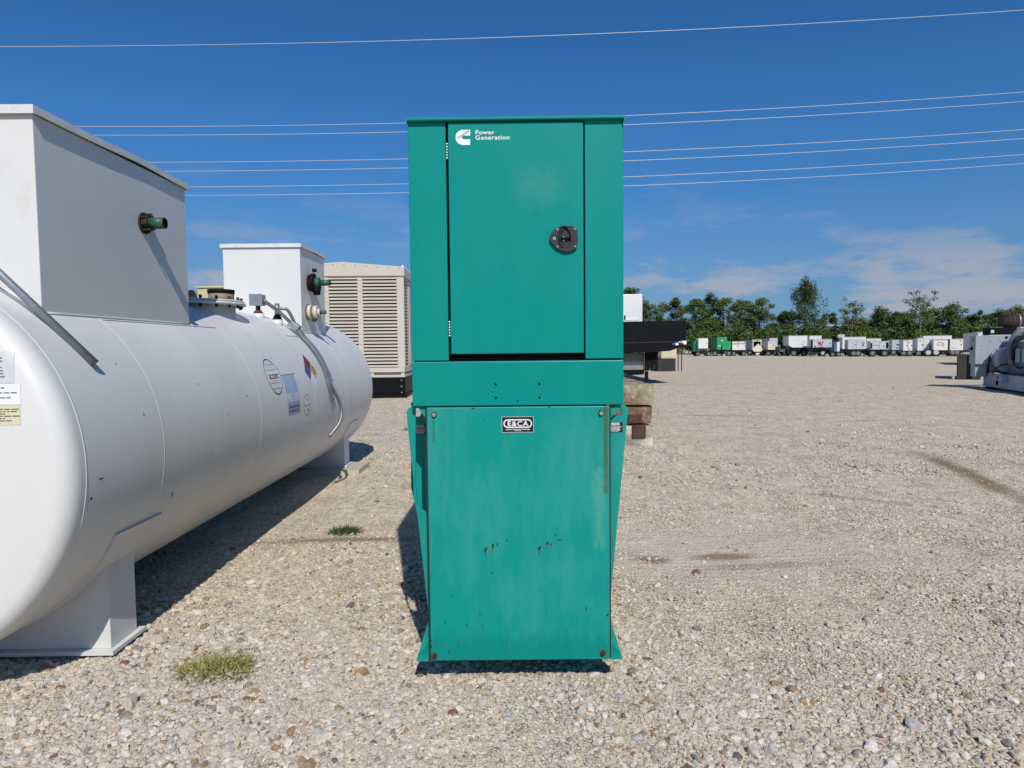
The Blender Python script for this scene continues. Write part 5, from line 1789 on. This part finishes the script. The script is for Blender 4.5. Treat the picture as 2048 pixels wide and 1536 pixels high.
TREES = [
    (1262, 132, 575, 34, 'round', 'leaf_dark', 'dark tree showing just right of the white enclosure on the trailer'),
    (1300, 128, 608, 34, 'bushy', 'leaf_mid', 'low mid green tree above the left part of the black trailer'),
    (1342, 134, 600, 34, 'bushy', 'leaf_olive', 'olive green tree above the right end of the black trailer'),
    (1384, 126, 598, 30, 'bushy', 'leaf_mid', 'loose tree beside the end of the black trailer'),
    (1412, 132, 590, 32, 'round', 'leaf_dark', 'dark tree behind the narrow white set'),
    (1446, 127, 597, 32, 'bushy', 'leaf_mid', 'mid green tree rising behind the green set'),
    (1480, 134, 602, 30, 'bushy', 'leaf_pale', 'pale leafed tree behind the white striped set'),
    (1517, 128, 597, 34, 'bushy', 'leaf_mid', 'broad mid green tree behind the open cream set'),
    (1560, 131, 622, 26, 'bushy', 'leaf_dark', 'short dark tree in the dip left of the tall spiky tree'),
    (1608, 122, 560, 42, 'spire', 'leaf_dark', 'tallest tree with upright spiky branches'),
    (1652, 133, 628, 26, 'bushy', 'leaf_mid', 'low tree at the right foot of the tall spiky tree'),
    (1704, 126, 602, 32, 'sparse', 'leaf_pale', 'thin pale tree with open crown left of the dark mass'),
    (1712, 132, 642, 34, 'bushy', 'leaf_olive', 'olive tree below the thin pale one'),
    (1760, 127, 618, 36, 'round', 'leaf_dark', 'dense dark rounded tree right of the thin pale tree'),
    (1800, 134, 628, 30, 'bushy', 'leaf_mid', 'mid green tree between the dark mass and the tall open tree'),
    (1838, 124, 588, 46, 'sparse', 'leaf_mid', 'tall open crowned tree with pale limbs right of centre'),
    (1846, 130, 622, 40, 'bushy', 'leaf_olive', 'olive brown tree under the tall open crowned tree'),
    (1895, 126, 612, 40, 'round', 'leaf_mid', 'rounded green tree right of the tall open crowned tree'),
    (1940, 132, 630, 32, 'bushy', 'leaf_dark', 'dark tree above the white container'),
    (1963, 126, 620, 16, 'sparse', 'leaf_pale', 'slim pale tree standing above the white container'),
    (1990, 131, 626, 34, 'bushy', 'leaf_mid', 'green tree behind the rusty muffler'),
    (2030, 127, 618, 38, 'round', 'leaf_olive', 'olive tree at the right edge above the muffler'),
    (2085, 130, 612, 44, 'round', 'leaf_mid', 'tree half cut off by the right edge of the picture'),
]
for i, (px, Y, tp, hp, stl, mt, lab) in enumerate(TREES):
    tree(px, Y, tp, hp, stl, mt, lab, 100 + i, bark='bark_pale' if mt == 'leaf_pale' or stl == 'sparse' else 'bark', dens=1.0)
# undergrowth under the trees, one continuous thicket
r_ = np.random.default_rng(55)
n_c = 520
xs_ = r_.uniform(at(1230, 700, 124).x, at(2130, 700, 124).x, n_c)
ys_ = r_.uniform(119, 134, n_c)
zs2 = r_.uniform(.3, 4.6, n_c)
cen = np.stack([xs_, ys_, zs2], 1)
rad_ = np.stack([r_.uniform(.8, 1.7, n_c)] * 2 + [r_.uniform(.7, 1.4, n_c)], 1)
o = quad_obj('undergrowth', leaves(cen, 75, rad_, .22, r_), 'leaf_mid')
tag(o, 'tangled green undergrowth below the trees behind the far row', 'undergrowth')
kind(o, 'stuff')

# dark open barn among the trees
BN = empty('barn', (at(1674, 690, 128).x, 128, 0), 'dark roofed barn half hidden between the trees', 'building')
X = lambda p: at(p, 690, 128).x - BN.location.x
Z = lambda r: at(1674, r, 128).z
MB().plate([(X(1655), Z(660)), (X(1668), Z(650)), (X(1690), Z(660)), (X(1690), 0), (X(1655), 0)], .2, 9).build('wall', 'barn_dark', BN)
MB().plate([(X(1652), Z(660)), (X(1668), Z(647.5)), (X(1693), Z(660)), (X(1693), Z(662)), (X(1668), Z(650)), (X(1652), Z(662))], 0, 9.4).build('roof', 'frame_grey', BN)
bx(X(1652), X(1666), -.1, -.001, Z(651.5), Z(649.5)).build('gutter', 'trailer_white', BN)


# weeds in the gravel
def tuft(px, py, n, h, rx, ry, mat_, label, seed, flat=.6):
    r_ = np.random.default_rng(seed)
    d = CM.to_3x3() @ Vector(((px - 1024) / F, -(py - 768) / F, -1))
    t = -CAM_H / d.z
    gx_, gy_ = d.x * t, d.y * t
    q = []
    for i in range(n):
        a = r_.random() * 6.283
        rr_ = math.sqrt(r_.random())
        b0 = np.array([rx * rr_ * math.cos(a), ry * rr_ * math.sin(a), -.01])
        dirn = np.array([r_.normal(0, flat) + .4 * math.cos(a), r_.normal(0, flat) + .3 * math.sin(a), 1.0])
        dirn /= np.linalg.norm(dirn)
        L_ = h * r_.uniform(.35, 1.15) * (1.1 - .5 * rr_)
        bend = np.array([dirn[0], dirn[1], -.25]) * .35
        side = np.cross(dirn, [0, 0, 1.0]); side /= np.linalg.norm(side) + 1e-6
        w_ = r_.uniform(.0014, .0030)
        p0, p1_, p2 = b0, b0 + dirn * L_ * .55, b0 + dirn * L_ + bend * L_
        q += [p0 - side * w_, p0 + side * w_, p1_ + side * w_ * .8, p1_ - side * w_ * .8]
        q += [p1_ - side * w_ * .8, p1_ + side * w_ * .8, p2 + side * w_ * .15, p2 - side * w_ * .15]
    o = quad_obj('grass_tuft', np.array(q), mat_, None, (gx_, gy_, float(ground_z(gx_, gy_))))
    tag(o, label, 'grass', 'weeds in the gravel')
    return o


tuft(432, 1340, 950, .12, .16, .10, 'grass_dry', 'large half dry grass tuft in front of the tank saddle', 1, 1.0)
tuft(465, 1305, 110, .07, .16, .06, 'grass_green', 'thin green sprigs behind the large half dry tuft', 2, .9)
tuft(690, 1066, 700, .09, .13, .10, 'grass_green', 'low green weed clump midway between tank and green generator', 3, .9)
tuft(756, 1002, 40, .06, .02, .02, 'grass_green', 'tiny green sprout nearest the green generator left side', 4, .7)
tuft(812, 858, 60, .12, .06, .05, 'grass_green', 'small weed beside the left lifting wing of the green generator', 5, .7)
tuft(172, 1432, 40, .05, .04, .03, 'grass_green', 'small green sprout near the bottom left corner', 6, .8)
